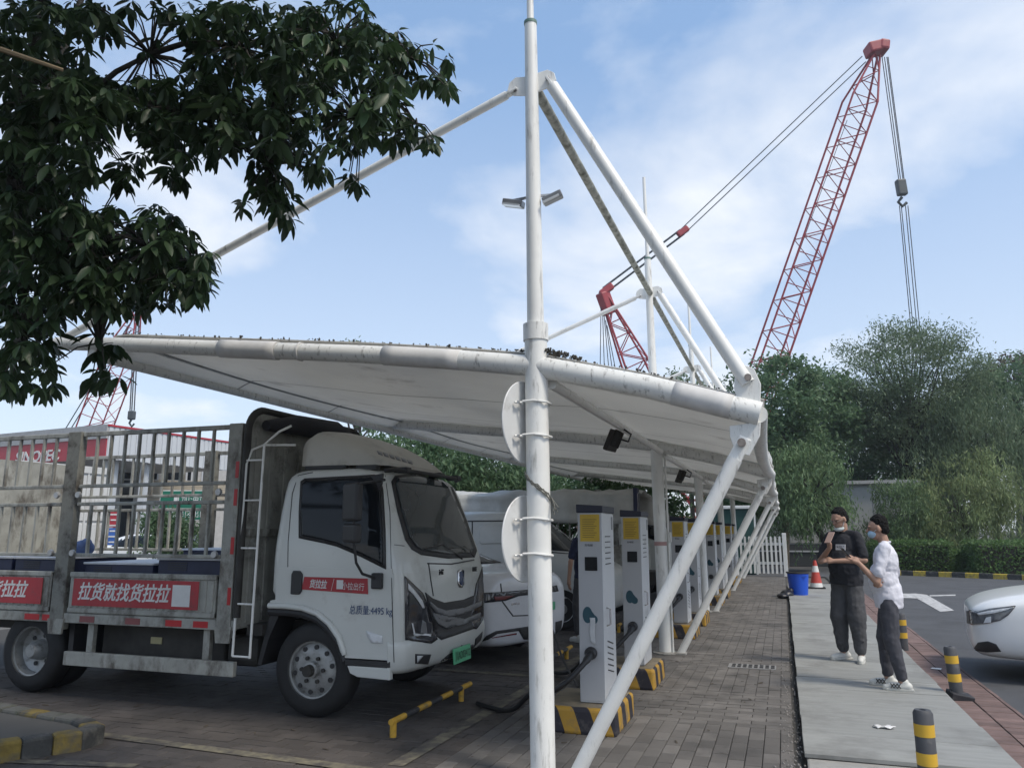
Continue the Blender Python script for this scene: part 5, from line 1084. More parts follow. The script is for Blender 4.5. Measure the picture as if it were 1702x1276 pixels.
def hand(w_, d, up, side, sc=1.0, curl=.5, spread=.016):
    """palm + five tapered bent fingers as blend primitives; d = pointing direction, up = back of the hand, side = thumb side"""
    w_ = V(w_); d = V(d).normalized(); up = V(up); up = (up - d * up.dot(d)).normalized(); s = d.cross(up).normalized() * side
    out = [('c', w_, .026 * sc, w_ + d * .05 * sc + s * .015 * sc, .022 * sc), ('c', w_, .026 * sc, w_ + d * .05 * sc - s * .018 * sc, .022 * sc)]
    k0 = w_ + d * .075 * sc
    for i, ln in enumerate((.066, .074, .068, .054)):
        a = k0 + s * (.027 - i * spread) * sc; d1 = (d - up * curl * .6).normalized(); d2 = (d - up * curl * 2.0).normalized()
        b_ = a + d1 * ln * .55 * sc; c_ = b_ + d2 * ln * .5 * sc
        out += [('c', a - d * .02 * sc, .0098 * sc, b_, .009 * sc), ('c', b_, .009 * sc, c_, .0075 * sc)]
    t0 = w_ + d * .02 * sc + s * .025 * sc; t1 = t0 + (d * .6 + s * .8 - up * .3).normalized() * .035 * sc; t2 = t1 + (d * .9 + s * .15 - up * .4).normalized() * .03 * sc
    return out + [('c', t0, .013 * sc, t1, .0105 * sc), ('c', t1, .0105 * sc, t2, .009 * sc)]
def person(lb, armsL, armsR, headdir, top, pants, loc, rz, H, mask, handL=None, handR=None, feet=((.02, .12), (-.04, -.11)), toe=(.15, -.25), loose=1.0, belly=0, glasses=False, hairtop=.0, detail=True, hem=.83, wide=1.0, wshirt=1.0):
    """local frame: +X forward, +Y left, nominal height 1.72 m"""
    t = thing('person', lb, 'person', (0, 0, 0), group=None)
    s = H / 1.72; hp = .885
    hipL, hipR = V((0, .085, hp)), V((0, -.085, hp)); fl, fr = V((feet[0][0], feet[0][1], .075)), V((feet[1][0], feet[1][1], .075))
    kl, kr = hipL.lerp(fl, .5) + V((.035, .01, .0)), hipR.lerp(fr, .5) + V((.035, -.01, .0))
    shL, shR = V((-.005, .175, 1.395)), V((-.005, -.175, 1.395)); hc = V((.015, 0, 1.595)) + V((headdir[0] * .03, headdir[1] * .03, 0)); f = V(headdir).normalized(); sd_ = V((0, 0, 1)).cross(f).normalized(); hu = f.cross(sd_)
    eL, wL = V(armsL[0]), V(armsL[1]); eR, wR = V(armsR[0]), V(armsR[1])
    yaw = math.atan2(f.y, f.x); pit = -math.asin(max(-1, min(1, f.z)))
    body = [('e', hc + hu * .018, (.094, .076, .092), (0, pit, yaw)), ('e', hc + f * .028 - hu * .048, (.062, .056, .068), (0, pit, yaw)), ('c', V((-.012, 0, 1.42)), .054, hc - hu * .05 - f * .02, .052),
            ('e', (-.005, 0, 1.23), (.085, .135, .19)), ('e', (0, 0, 1.02), (.09, .13, .17)), ('c', (0, .05, .92), .09, (0, -.05, .92), .09),
            ('c', shL + V((0, -.03, -.02)), .034, eL, .036), ('c', eL, .037, wL, .025), ('c', shR + V((0, .03, -.02)), .034, eR, .036), ('c', eR, .037, wR, .025),
            ('c', hipL, .078, kl, .054), ('c', kl, .052, fl, .036), ('c', hipR, .078, kr, .054), ('c', kr, .052, fr, .036)]
    body += [('c', hc + f * .090 + hu * .012, .011, hc + f * .108 - hu * .018, .014), ('e', hc + f * .082 - hu * .055, (.014, .026, .009), (0, pit, yaw)), ('e', hc + sd_ * .078 - hu * .005, (.02, .012, .033), (0, pit, yaw)), ('e', hc - sd_ * .078 - hu * .005, (.02, .012, .033), (0, pit, yaw))]
    body += [('e', hc + f * .083 + sd_ * .031 + hu * .030, (.012, .024, .007), (0, pit, yaw)), ('e', hc + f * .083 - sd_ * .031 + hu * .030, (.012, .024, .007), (0, pit, yaw))]
    if handL: body += hand(wL, handL[0], handL[1], handL[2])
    if handR: body += hand(wR, handR[0], handR[1], handR[2])
    blend('body', body, SKIN, t, .0065, 3)
    if detail:
        for sgn in (1, -1):
            ey = hc + f * .087 + sd_ * .030 * sgn + hu * .010; b = MB().lathe([(.001, -.004), (.011, 0), (.008, .004), (.001, .006)], ey, f, 12); b.build('eye', mat('eye_dark', (.03, .025, .02), .3), t, smooth=True)
        blend('hair', [('e', hc - f * .024 + hu * (.050 + hairtop * .3), (.088, .080, .076 + hairtop), (0, pit * .5, yaw)), ('e', hc - f * .055 - hu * .005, (.058, .074, .072), (0, 0, yaw)), ('e', hc + f * .012 + hu * (.086 + hairtop * .4), (.050, .060, .032), (0, 0, yaw)), ('e', hc - f * .02 + hu * .02, (.062, .078, .056), (0, 0, yaw))], HAIR, t, .006, 2, wrinkle=.022, wscale=.022)
    else:
        blend('hair', [('e', hc - f * .02 + hu * .045, (.1, .086, .085), (0, 0, yaw))], HAIR, t, .015, 2)
    # shirt with sleeves to above the elbow
    sl = .80 if loose > 1 else .74
    sh = [('e', (-.005, 0, 1.26), (.118 + belly * .3, .175, .19)), ('e', (.010 + belly, 0, 1.06), (.125 + belly, .178, .22)), ('e', (.0, 0, .90), (.132 + belly * .6, .180 * wshirt, .25)), ('c', shL + V((0, -.02, .002)), .063, shL.lerp(eL, .5), .056), ('c', shL.lerp(eL, .5), .056, shL.lerp(eL, sl), .058),
          ('c', shR + V((0, .02, .002)), .063, shR.lerp(eR, .5), .056), ('c', shR.lerp(eR, .5), .056, shR.lerp(eR, sl), .058), ('c', (-.01, .10, 1.425), .048, (-.01, -.10, 1.425), .048)]
    rr = random.Random(int(H * 1000))
    for i in range(7):   # folds
        a = V((.098 + belly, rr.uniform(-.14, .14), rr.uniform(.95, 1.2))); a.x -= abs(a.y) * .35; q = V((0, rr.uniform(-.06, .06), rr.uniform(-.09, .09))); sg = rr.choice((1, 1, -1)); a.x *= sg; sh.append(('c', a - q, .012, a + q, .012))
        a = V((rr.uniform(-.06, .07), rr.choice((-1, 1)) * .152, rr.uniform(.95, 1.15))); q = V((rr.uniform(-.05, .05), 0, rr.uniform(-.07, .07))); pass
    so_ = blend('shirt', sh, top, t, .009, 4, wrinkle=.020, wscale=.07); bm = bmesh.new(); bm.from_mesh(so_.data); bmesh.ops.bisect_plane(bm, geom=bm.verts[:] + bm.edges[:] + bm.faces[:], plane_co=(0, 0, hem), plane_no=(0, .05, 1), clear_inner=True); bm.to_mesh(so_.data); bm.free()
    MB().lathe([(.058, 0), (.064, .012), (.057, .024)], (-.012, 0, 1.437), (.18, 0, 1), 24, cap0=False, cap1=False).build('neckband', top, t, smooth=True, solid=.006)
    w1 = .10 * loose
    pn = [('e', (0, 0, .88), (.108, .150, .11)), ('c', hipL, .094, kl, .084 * loose * wide), ('c', kl, .083 * loose * wide, fl + V((0, 0, .06)), .056 * loose), ('c', hipR, .094, kr, .084 * loose * wide), ('c', kr, .083 * loose * wide, fr + V((0, 0, .06)), .056 * loose)]
    for i in range(8):
        k_, f_, h_ = ((kl, fl, hipL), (kr, fr, hipR))[i % 2]; q = rr.random() * .8; c = (h_.lerp(k_, q) if rr.random() < .4 else k_.lerp(f_, q)); a = rr.random() * 6.28; o = V((math.cos(a), math.sin(a), 0)) * (.068 - .018 * q) * loose
        e = V((-math.sin(a) * .035, math.cos(a) * .035, rr.uniform(-.04, .04))); pn.append(('c', c + o - e, .011, c + o + e, .011))
    blend('trousers', pn, pants, t, .010, 4, wrinkle=.020, wscale=.07)
    for ft, a in ((fl, toe[0]), (fr, toe[1])):
        d = V((math.cos(a), math.sin(a), 0)); c = V((ft.x, ft.y, 0))
        so = blend('shoe', [('c', c - d * .05 + V((0, 0, .045)), .042, c + d * .10 + V((0, 0, .040)), .038), ('c', c + d * .10 + V((0, 0, .038)), .037, c + d * .155 + V((0, 0, .032)), .029), ('c', c + V((0, 0, .05)), .04, c - d * .02 + V((0, 0, .085)), .040)], SHOE, t, .008, 2)
        MB().prism([(-.10, -.034), (.05, -.04), (.15, -.036), (.185, -.015), (.185, .015), (.15, .036), (.05, .042), (-.10, .034)], c, d, V((-d.y, d.x, 0)), .024).build('sole', SOLE, so, bevel=.006)
        if detail and pants is PANT_B:
            for k in range(3):
                n_ = V((-d.y, d.x, 0)); MB().bar(c + d * (.02 + k * .03) + n_ * .045 + V((0, 0, .03)), c + d * (.05 + k * .03) + n_ * .034 + V((0, 0, .072)), .009, .006).build('shoe_stripe', BLK, so); MB().bar(c + d * (.05 + k * .03) + n_ * .045 + V((0, 0, .03)), c + d * (.02 + k * .03) + n_ * .036 + V((0, 0, .072)), .009, .006).build('shoe_stripe', BLK, so)
    if mask:
        mz = hc + f * .052 - hu * (.050 if mask is MASKB else .098)
        blend('face_mask', [('e', mz, (.058, .060, .048 if mask is MASKB else .03), (0, pit, yaw)), ('e', mz + f * .024, (.034, .040, .036 if mask is MASKB else .02), (0, pit, yaw))], mask, t, .008, 2)
        for sgn in (1, -1): MB().tube([mz + sd_ * .058 * sgn + hu * .02, hc + sd_ * .082 * sgn - f * .01 + hu * .012], .0028, 5).build('mask_loop', MASKW, t)
    if glasses:
        for sgn in (1, -1):
            e = hc + f * .104 + sd_ * .033 * sgn + hu * .008; P = [e + sd_ * .026 * math.cos(a) + hu * .019 * math.sin(a) for a in [i * 6.283 / 14 for i in range(15)]]; MB().tube(P, .0022, 5, cap=False).build('spectacle_rim', mat('specs', (.2, .17, .15), .4), t); MB().tube([e + sd_ * .026 * sgn, hc + sd_ * .085 * sgn + hu * .01 - f * .01], .002, 5).build('spectacle_arm', MATS['specs'], t)
        MB().tube([hc + f * .108 + sd_ * .008 + hu * .012, hc + f * .108 - sd_ * .008 + hu * .012], .002, 5).build('spectacle_bridge', MATS['specs'], t)
    t.scale = (s, s, s); t.location = loc; t.rotation_euler = (0, 0, rz); return t
# man in black, facing the camera a little to its left, phone in his right hand, left forearm across
rzA = math.atan2(-.88, -.48)
A = person('man in a black t-shirt and glasses looking at the phone he holds up', ((.05, .25, 1.13), (.23, -.03, 1.12)), ((.10, -.25, 1.11), (.30, -.03, 1.27)), (.88, -.30, -.36), TEE_B, PANT_A, (.68, 10.25, .0605), rzA, 1.755, MASKW,
           ((.5, -.9, .05), (.7, .2, .6), 1), ((.25, .10, .95), (.6, -.6, -.3), -1), feet=((.03, .115), (-.02, -.11)), toe=(.35, -.45), loose=1.16, belly=.03, glasses=True, hairtop=.012, hem=.85, wide=1.05, wshirt=1.08)
ph = MB().box((.335, -.005, 1.385), (.012, .078, .16), (0, R(-40), R(-8))).build('phone', mat('phone_rose', (.33, .22, .18), .35), None, bevel=.005)
mA = Matrix.Translation((.68, 10.25, .0605)) @ Matrix.Rotation(rzA, 4, 'Z') @ Matrix.Scale(1.755 / 1.72, 4)
ph.matrix_basis = mA; tag(ph, 'rose coloured phone held up by the man in black', 'phone')
sp = MB().box((.152, .03, 1.275), (.006, .12, .065), (0, R(-8), R(-6))).build('chest_print', mat('print_white', (.55, .55, .55), .8), None); sp.matrix_basis = mA; adopt(sp, A); sp.matrix_parent_inverse = WM(A).inverted()
tx = text('ЯДUJ', BLK, None, (.157, .03, 1.275), (0, 1, 0), (0, 0, 1), width=.09, height=.035)
if tx: tx.matrix_basis = mA; tx.parent = A; tx.matrix_parent_inverse = WM(A).inverted()
# man in white, in profile, left forearm raised, right hand tucked under the elbow
B = person('man in a white t-shirt and blue face mask standing in profile with folded arms', ((.09, .235, 1.06), (.25, .17, 1.245)), ((.06, -.22, 1.08), (.10, .115, 1.035)), (.985, .10, -.10), TEE_W, PANT_B, (.94, 8.63, .0605), math.pi - .12, 1.63, MASKB,
           ((.75, -.1, .55), (-.4, .75, .5), 1), ((-.1, 1, .05), (.6, .1, .8), -1), feet=((-.06, .10), (.07, -.10)), toe=(.05, -.1), loose=.97, belly=.02, hairtop=.02, hem=.80)
ph2 = MB().box((.36, .14, 1.335), (.012, .072, .15), (0, R(38), R(20))).build('phone', mat('phone_black', (.015, .015, .018), .25), None, bevel=.005); ph2.matrix_basis = Matrix.Translation((.94, 8.63, .0605)) @ Matrix.Rotation(math.pi - .12, 4, 'Z') @ Matrix.Scale(1.63 / 1.72, 4); tag(ph2, 'black phone in the raised hand of the man in white', 'phone')
# people in the background
person('distant person in a pale shirt by the white car behind the stakes', ((0, .24, 1.12), (.06, .24, .86)), ((0, -.24, 1.12), (.06, -.24, .86)), (.9, .2, -.3), mat('shirt_lilac', (.45, .46, .58), .9), PANT_A, tuple(pg(326, 935 + 20, -.03)), -1.2, 1.68, None, detail=False)
q = pY(958, 990, 11.2); person('person in a navy shirt standing behind the nearest charging post', ((0, .25, 1.12), (.04, .26, .86)), ((0, -.25, 1.12), (.04, -.26, .86)), (.9, .2, -.3), mat('shirt_navy', (.012, .016, .045), .9), PANT_A, (q.x + .14, 11.2, 0), 2.4, 1.72, None, ((0, 0, -1), (0, 1, 0), 1), ((0, 0, -1), (0, -1, 0), -1), detail=False)
# ================================================================== cranes
CRED = mat('crane_red', (.30, .035, .045), .5, var=.12, scale=.8, dirt=((.16, .05, .05), .2, 1.0)); ROPE = mat('wire_rope', (.06, .065, .075), .6); HOOKM = mat('hook_dark', (.05, .06, .065), .5)
def lattice(root, a, c, wd, n, taper0=.12, taper1=.12, m=CRED, r=.10, nm='boom', face=(0, 1, 0)):
    a, c = V(a), V(c); d = (c - a).normalized(); fy = V(face); x = d.cross(fy).normalized(); y = x.cross(d).normalized(); L_ = (c - a).length
    def w_(t): return wd * min(1, .25 + .75 * t / taper0, .22 + .78 * (1 - t) / taper1)
    def pt(t, sx, sy): return a + d * L_ * t + (x * sx + y * sy) * w_(t) / 2
    for sx in (-1, 1):
        for sy in (-1, 1): MB().tube([pt(i / 8, sx, sy) if i not in (0, 8) else pt(i / 8, sx, sy) for i in range(9)] if False else [pt(t, sx, sy) for t in (0, taper0, .5, 1 - taper1, 1)], r, 6).build('chord', m, root)
    for i in range(n):
        t0, t1 = i / n, (i + 1) / n
        for k, (s0, s1) in enumerate((((-1, -1), (1, -1)), ((-1, 1), (1, 1)))):
            p, q = (s0, s1) if i % 2 else (s1, s0); MB().tube([pt(t0, *p), pt(t1, *q)], r * .5, 4).build('lacing', m, root); 
            if k == 0: MB().tube([pt(t0, *s0), pt(t0, *s1)], r * .5, 4).build('lacing', m, root)
        for s0, s1 in (((-1, -1), (-1, 1)),): MB().tube([pt(t0, *s0), pt(t1, *s1)], r * .45, 4).build('lacing', m, root)
def rope(root, a, c, r=.045): MB().tube([a, c], r, 5).build('rope', ROPE, root)
DC = 70.0; cr_ = thing('crawler_crane', 'red lattice boom crane towering behind the trees on the right', 'crane', tuple(pd(1182, 882, DC)[:2]) + (0,))
b0 = pd(1186, 866, DC); bt_ = pd(1456, 92, DC); mt = pd(1001, 486, DC); fr = tuple((-_F)[:])
lattice(cr_, b0, bt_, 2.3, 30, .12, .10, face=_F); lattice(cr_, pd(1176, 866, DC), mt, 2.1, 16, .15, .30, face=_F)
MB().box(pd(1454, 82, DC), (1.5, 1.4, 1.0), (0, R(-14), YAW)).build('boom_head', CRED, cr_, bevel=.15); MB().box(pd(1466, 80, DC), (.9, 1.5, 1.0), (0, R(10), YAW)).build('sheave', CRED, cr_, bevel=.2)
MB().bar(mt, pd(1014, 522, DC), 1.0, 1.0).build('mast_head', CRED, cr_, bevel=.1)
for dx_, dy_ in ((-3, -3), (3, 4)):
    rope(cr_, pd(1005 + dx_, 482 + dy_, DC), pd(1134 + dx_, 385 + dy_, DC), .10); rope(cr_, pd(1134 + dx_, 385 + dy_, DC), pd(1436 + dx_, 98 + dy_ * 1.3, DC), .05)
MB().box(pd(1135, 385, DC), (1.2, .5, .55), (0, R(-37), YAW)).build('pendant_link', CRED, cr_, bevel=.1); MB().box(pd(1008, 482, DC), (1.4, .7, .6), (0, R(-37), YAW)).build('pendant_link', CRED, cr_, bevel=.1)
for x0, x1 in ((1466, 1494), (1470, 1497), (1474, 1501), (1476, 1503)): rope(cr_, pd(x0, 95, DC), pd(x1, 300, DC), .042)
hb = MB().box(pd(1498, 312, DC), (.85, .6, 1.5), (0, R(-4), YAW)).build('hook_block', HOOKM, cr_, bevel=.12); MB().tube([pd(1499, 328, DC), pd(1493, 336, DC), pd(1500, 343, DC), pd(1507, 337, DC)], .14, 8).build('hook', HOOKM, hb)
for x0, x1 in ((1495, 1517), (1498, 1521), (1505, 1527), (1509, 1532)): rope(cr_, pd(x0, 342, DC), pd(x1 + 4, 620, DC), .04)
for k, x in enumerate((997, 1004, 1012, 1018, 1024)): rope(cr_, pd(999 + k * 2.5, 505 + k * 9, DC), pd(x + k * 2, 660, DC), .04)
rope(cr_, pd(1408, 200, DC), pd(1262, 600, DC), .03)
p = pd(1182, 882, DC); MB().box((p.x, p.y, 1.9), (7, 4, 1.9), (0, 0, YAW)).build('machinery_house', CRED, cr_, bevel=.2)
for s in (-1, 1): MB().box((p.x + s * 2.6 * math.sin(YAW), p.y - s * 2.6 * math.cos(YAW), .55), (8, 1.0, 1.1), (0, 0, YAW)).build('crawler_track', DARKM, cr_, bevel=.4)
D2 = 85.0; c2 = thing('crawler_crane', 'red lattice boom crane behind the petrol station roof on the left', 'crane', tuple(pd(110, 882, D2)[:2]) + (0,))
lattice(c2, pd(100, 866, D2), pd(228, 520, D2), 2.6, 14, .12, .2, face=_F, r=.085)
for a_, c_ in (((214, 540), (80, 760)), ((218, 548), (95, 750))): rope(c2, pd(*a_, D2), pd(*c_, D2), .06)
for dx_ in (-3, 0, 4): rope(c2, pd(227 + dx_, 525, D2), pd(219 + dx_, 682, D2), .07)
hb = MB().box(pd(219, 690, D2), (.8, .5, 1.0), (0, 0, YAW)).build('hook_block', HOOKM, c2, bevel=.15); MB().tube([pd(219, 696, D2), pd(215, 703, D2), pd(219, 709, D2), pd(223, 704, D2)], .12, 6).build('hook', HOOKM, hb)
p = pd(105, 882, D2); MB().box((p.x, p.y, 1.9), (7, 4, 1.9), (0, 0, YAW)).build('machinery_house', CRED, c2, bevel=.2)
for s in (-1, 1): MB().box((p.x + s * 2.6 * math.sin(YAW), p.y - s * 2.6 * math.cos(YAW), .55), (8, 1.0, 1.1), (0, 0, YAW)).build('crawler_track', DARKM, c2, bevel=.4)
# ================================================================== petrol station on the left
SHEET = mat('pale_sheet_metal', (.50, .53, .57), .5, var=.06, scale=1); ROOFG = mat('roof_edge_grey', (.34, .34, .34), .6); BEIGE = mat('beige_siding', (.40, .36, .29), .7, var=.1); SRED = mat('fascia_red', (.38, .03, .045), .45, var=.05)
Bc = pd(181, 705, 40); Al = pd(0, 722, 44.2); Cr = pd(388, 737, 48); zt = Bc.z; zbm = pd(179, 763, 40).z; dl = (Al - Bc); dl.z = 0; dl.normalize(); dr = (Cr - Bc); dr.z = 0; LR = dr.length; dr.normalize()
ps = thing('petrol_station', 'petrol station roof with a red fascia and pale corrugated side on the left', 'building', (Bc.x, Bc.y, 0))
A0 = V((Bc.x, Bc.y, 0)); A1 = A0 + dl * 22; A2 = A1 + dr * LR; A3 = A0 + dr * LR
def wallbox(a, c, z0, z1, th, name, m, par, bev=0):
    d = (c - a).normalized(); n = V((d.y, -d.x, 0)); return MB().add([a + V((0, 0, z0)), c + V((0, 0, z0)), c + n * th + V((0, 0, z0)), a + n * th + V((0, 0, z0)), a + V((0, 0, z1)), c + V((0, 0, z1)), c + n * th + V((0, 0, z1)), a + n * th + V((0, 0, z1))], [(0, 1, 2, 3), (4, 5, 6, 7), (0, 1, 5, 4), (1, 2, 6, 5), (2, 3, 7, 6), (3, 0, 4, 7)]).build(name, m, par, bevel=bev)
MB().add([p_ + V((0, 0, z)) for z in (zbm + .05, zt - .06) for p_ in (A0, A1, A2, A3)], [(0, 1, 2, 3), (4, 5, 6, 7), (0, 1, 5, 4), (1, 2, 6, 5), (2, 3, 7, 6), (3, 0, 4, 7)]).build('roof', ROOFG, ps)
nl = V((dl.y, -dl.x, 0)); nl = nl if nl.dot(CAM - A0) > 0 else -nl; nr = V((dr.y, -dr.x, 0)); nr = nr if nr.dot(CAM - A0) > 0 else -nr
def panel(a, d, n, s0, s1, z0, z1, th, name, m, par): return MB().add([a + d * s + n * q + V((0, 0, z)) for s in (s0, s1) for q in (.0, th) for z in (z0, z1)], [(0, 1, 3, 2), (4, 6, 7, 5), (0, 4, 5, 1), (2, 3, 7, 6), (0, 2, 6, 4), (1, 5, 7, 3)]).build(name, m, par)
fa = panel(A0, dl, nl, 0, 22, zbm, zt - .72, .05, 'fascia', SRED, ps); panel(A0, dl, nl, -.05, 22, zt - .73, zt, .12, 'roof_edge', ROOFG, ps)
q = pd(72, 748, 42.5); sgn = A0 + dl * ((V((q.x, q.y, 0)) - A0).dot(dl)) + nl * .055
text('SINOPEC', WTXT, fa, (sgn.x, sgn.y, zbm + .36), -dl, (0, 0, 1), width=3.9, height=.62, shear=.15, extrude=.03, bold=.02)
for i in range(26): panel(A0, dr, nr, i * LR / 26 + .02, (i + .72) * LR / 26, zbm, zt - .12, .06, 'sheet_rib', SHEET, ps)
panel(A0, dr, nr, 0, LR, zbm - .02, zt - .1, .02, 'side_sheet', SHEET, ps); panel(A0, dr, nr, -.1, LR, zt - .1, zt, .1, 'trim', SRED, ps)
for s in (.8, 12): MB().box(A0 + dl * s + dr * 1.0 + V((0, 0, zbm / 2)), (.5, .5, zbm), (0, 0, YAW)).build('pillar', SHEET, ps)
for s in (3, 8): MB().box(A0 + dr * s - nr * .6 + V((0, 0, zbm / 2)), (.35, .35, zbm), (0, 0, YAW)).build('pillar', SHEET, ps)
# shop building under and behind it
q0, q1 = pd(196, 760, 50), pd(384, 760, 53); d = q1 - q0; d.z = 0; Ls = d.length; d.normalize(); n = V((d.y, -d.x, 0)); n = n if n.dot(CAM - q0) > 0 else -n; q0.z = 0; zz = pd(200, 756, 50).z
sh = thing('shop_building', 'beige shop building with dark upper windows seen through the truck stakes', 'building', (q0.x, q0.y, 0))
panel(q0, d, -n, 0, Ls, 0, zz + .3, 5, 'wall', mat('shop_wall', (.42, .42, .42), .7, var=.1), sh)
zw = lambda y: pd(250, y, 51).z
for i in range(9): panel(q0, d, n, .2 * Ls, Ls, zw(832) + i * .155, zw(832) + i * .155 + .13, .05, 'siding_board', BEIGE, sh)
for a_, c_ in ((.04, .16), (.21, .36), (.39, .56), (.60, .66), (.74, .9)): wi = panel(q0, d, n, a_ * Ls, c_ * Ls, zw(798), zw(763), .06, 'window', SHEET, sh); panel(q0, d, n, a_ * Ls + .1, c_ * Ls - .1, zw(797), zw(764), .075, 'pane', GLASSD, wi)
panel(q0, d, n, .05 * Ls, .16 * Ls, 0, zw(800), .07, 'door', GLASSD, sh)
# green direction signs
GS = mat('sign_green', (.012, .14, .085), .5, var=.05); q = pd(309, 830, 21); s_ = 21 / FPX
t = thing('direction_sign', 'green sign with a petrol pump symbol and white characters behind the stakes', 'sign', (q.x, q.y, 0)); xd = _R; yd = _F.copy(); yd.z = 0; yd.normalize()
MB().box(q, (86 * s_, .04, 31 * s_), (0, 0, YAW)).build('border', WTXT, t); MB().box(q - yd * .012, (83 * s_, .04, 28 * s_), (0, 0, YAW)).build('board', GS, t); text('加油站', WTXT, t, q + xd * 15 * s_ - yd * .034, xd, (0, 0, 1), width=44 * s_, height=14 * s_)
c = q - xd * 16 * s_ - yd * .034; MB().box(c, (6 * s_, .01, 11 * s_), (0, 0, YAW)).build('pump_symbol', WTXT, t); MB().box(c + xd * 4.6 * s_, (1.5 * s_, .01, 8 * s_), (0, 0, YAW)).build('pump_hose', WTXT, t)
for dx_ in (-28, 28): MB().tube([q + xd * dx_ * s_ + yd * .05, V((q.x, q.y, 0)) + xd * dx_ * s_ + yd * .05 + V((0, 0, -.03))], .045, 8).build('pole', STEEL, t)
q2 = pd(313, 854, 20.6); t2 = thing('direction_sign', 'lower green exit sign below the petrol pump sign', 'sign', (q2.x, q2.y, 0)); MB().box(q2, (74 * s_, .04, 19 * s_), (0, 0, YAW)).build('border', WTXT, t2); MB().box(q2 - yd * .012, (72 * s_, .04, 17 * s_), (0, 0, YAW)).build('board', GS, t2); text('服务区出口', WTXT, t2, q2 - yd * .034, xd, (0, 0, 1), width=58 * s_, height=11 * s_)
for dx_ in (-20, 20): MB().tube([q2 + xd * dx_ * s_ + yd * .05, V((q2.x, q2.y, -.03)) + xd * dx_ * s_ + yd * .05], .035, 8).build('pole', STEEL, t2)
q = pd(188, 877, 24); s_ = 24 / FPX; t = thing('notice_stand', 'red and blue standing notice board beside the white box truck', 'sign', (q.x, q.y, 0)); MB().box(q + V((0, 0, 14 * s_)), (16 * s_, .05, 26 * s_), (0, 0, YAW)).build('red_panel', SRED, t); MB().box(q - V((0, 0, 14 * s_)), (16 * s_, .05, 28 * s_), (0, 0, YAW)).build('blue_panel', mat('notice_blue', (.04, .12, .4), .5), t)
for k in range(6): MB().box(q + V((0, 0, (22 - k * 9) * s_)) - yd * .03, ((12 - 3 * (k % 2)) * s_, .01, 2.4 * s_), (0, 0, YAW)).build('print_line', WTXT, t)
MB().box(V((q.x, q.y, .3)), (14 * s_, .06, .7), (0, 0, YAW)).build('stand', STEEL, t)
# white box truck on the left behind the stakes
t = thing('box_truck', 'white box truck with worn rusty panels behind the left stakes', 'truck', (-16.5, 11.8, 0)); BOXW = mat('box_white', (.56, .57, .57), .6, var=.08, scale=2, dirt=((.2, .16, .13), .20, 3.5, (1, 1, .5)))
XR = -13.55
MB().bb(-19.5, XR, 10.7, 12.9, .95, 2.85).build('box', BOXW, t, bevel=.02)
for i in range(4):
    y0 = 10.74 + i * .54; MB().bb(XR, XR + .03, y0, y0 + .5, 1.75, 2.72).build('door_panel', BOXW, t, bevel=.01); MB().bb(XR, XR + .03, y0, y0 + .5, 1.0, 1.70).build('door_panel', BOXW, t, bevel=.01); MB().bb(XR, XR + .05, y0 + .5, y0 + .54, .95, 2.8).build('door_post', BOXW, t)
for y_ in (11.6, 12.0): MB().tube([(XR + .06, y_, 1.0), (XR + .06, y_, 2.75)], .02, 8).build('lock_rod', STEEL, t)
MB().bb(XR, XR + .06, 10.7, 12.9, 2.72, 2.86).build('top_rail', BOXW, t); MB().bb(-19.5, -13.2, 11.3, 12.3, .5, .95).build('chassis', DARKM, t)
for x in (-18.4, -14.6): wheel(x, 10.75, 1, t); wheel(x, 12.85, -1, t)
# white car far behind the stakes
p = pg(268, 955, -.03); M4 = Matrix.Translation((p.x, p.y, -.03)) @ Matrix.Rotation(R(10), 4, 'Z'); t = thing('white_hatchback', 'white car standing on the forecourt behind the truck bed', 'car', (p.x, p.y, -.03), R(10))
hb = carbody('body', [(2.3, .6, .6, .4, .35, .6, .72), (2.2, .8, .8, .6, .25, .7, .85), (1.6, .88, .88, .72, .2, .88, 1.0), (1.1, .88, .89, .68, .2, .92, 1.1), (.5, .88, .89, .62, .2, .95, 1.45), (-.4, .88, .89, .62, .2, .95, 1.52), (-1.3, .88, .89, .62, .2, .95, 1.48), (-1.9, .86, .87, .66, .22, .95, 1.2), (-2.2, .8, .8, .6, .3, .9, 1.05), (-2.25, .6, .6, .5, .4, .8, .9)], M4, CARW, t); wheels(M4, (1.4, -1.35), .88, .32, t); B_ = bvh_of(hb)
mi_ = M4.inverted(); fwd = (M4.to_3x3() @ V((0, 1, 0)))
decal('side_window', GLASSD, t, B_, [(.75, .98), (.35, 1.36), (-.5, 1.42), (-1.2, 1.38), (-1.55, 1.02)], .004, .006, .1, src=lambda x, z: (M4 @ V((x, -3, z)), fwd))
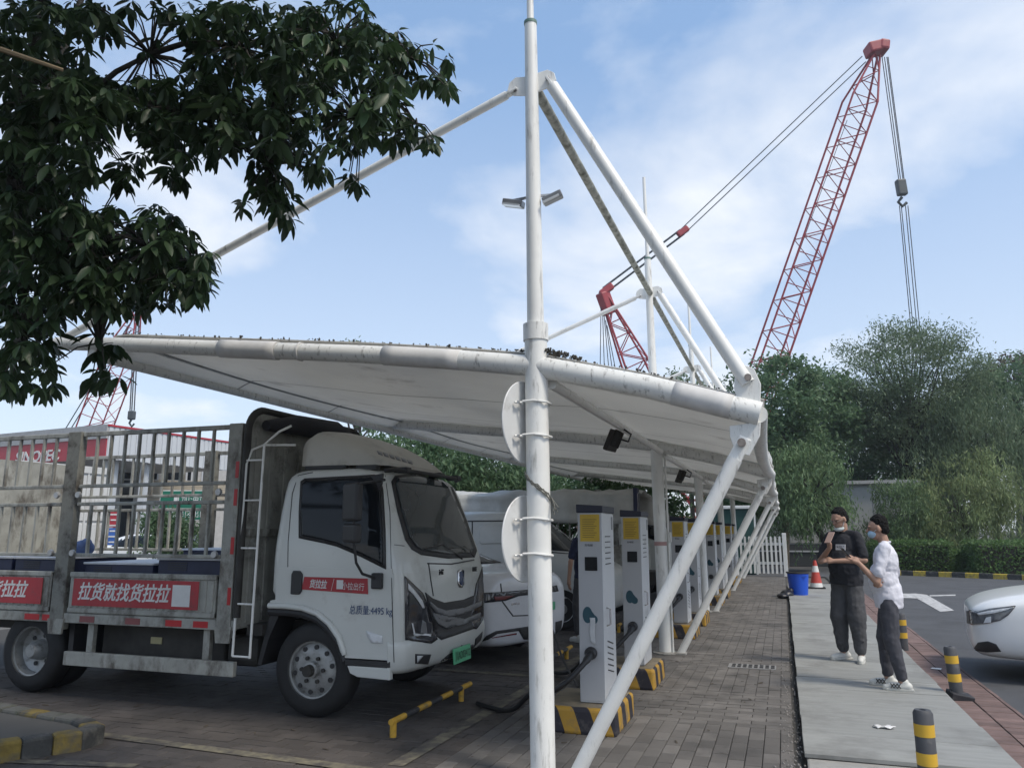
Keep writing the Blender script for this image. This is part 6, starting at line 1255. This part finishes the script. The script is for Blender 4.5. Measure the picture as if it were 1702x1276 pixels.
decal('windscreen', GLASSD, t, B_, [(-.6, 1.02), (.6, 1.02), (.5, 1.38), (-.5, 1.38)], .004, .006, .1, src=lambda y, z: (M4 @ V((5, y, z)), M4.to_3x3() @ V((-1, 0, 0))))
# grey site cabin behind the men, green cabinet behind the fence
t = thing('site_cabin', 'pale grey site cabin with a dark base behind the black shirted man', 'cabin', (2.6, 38.5, 0)); CABN = mat('cabin_grey', (.36, .37, .37), .6, var=.06)
MB().bb(-1.5, 5.6, 38, 41, .95, 3.6).build('wall', CABN, t)
for i in range(8): MB().bb(-1.5 + i * .89, -.65 + i * .89, 37.96, 38.01, 1.0, 3.5).build('panel', CABN, t, bevel=.01)
MB().bb(-1.6, 5.7, 37.9, 41.1, 0, .93).build('dark_base', mat('cabin_base', (.045, .05, .055), .6), t); MB().bb(-1.7, 5.8, 37.7, 41.2, 3.6, 3.75).build('roof', ROOFG, t); MB().bb(-1.62, 5.72, 37.86, 37.9, .62, .68).build('base_trim', SHEET, t)
t = thing('green_cabinet', 'dark green electrical cabinet with a white top behind the picket fence', 'cabinet', (-1.75, 31, 0)); MB().bb(-2.7, -1.0, 30.2, 31.8, 0, 2.35).build('housing', mat('cabinet_green', (.015, .055, .05), .5, var=.1), t, bevel=.03); MB().bb(-2.8, -.9, 30.1, 31.9, 2.35, 2.47).build('top', FW, t, bevel=.02); MB().bb(-.99, -.93, 30.2, 30.26, 0, 2.35).build('corner_post', FW, t)


# ================================================================== hazy air
hz = MB().bb(-150, 120, -40, 160, -1.2, 58).build('haze', None); tag(hz, kind='stuff')
hm = bpy.data.materials.new('haze_air'); hm.use_nodes = True; hm.node_tree.nodes.clear(); ho = N(hm.node_tree, 'ShaderNodeOutputMaterial'); pv = N(hm.node_tree, 'ShaderNodeVolumePrincipled')
pv.inputs['Color'].default_value = (.82, .90, 1, 1); pv.inputs['Density'].default_value = .0007; pv.inputs['Anisotropy'].default_value = .3; hm.node_tree.links.new(pv.outputs[0], ho.inputs['Volume']); hz.data.materials.clear(); hz.data.materials.append(hm)
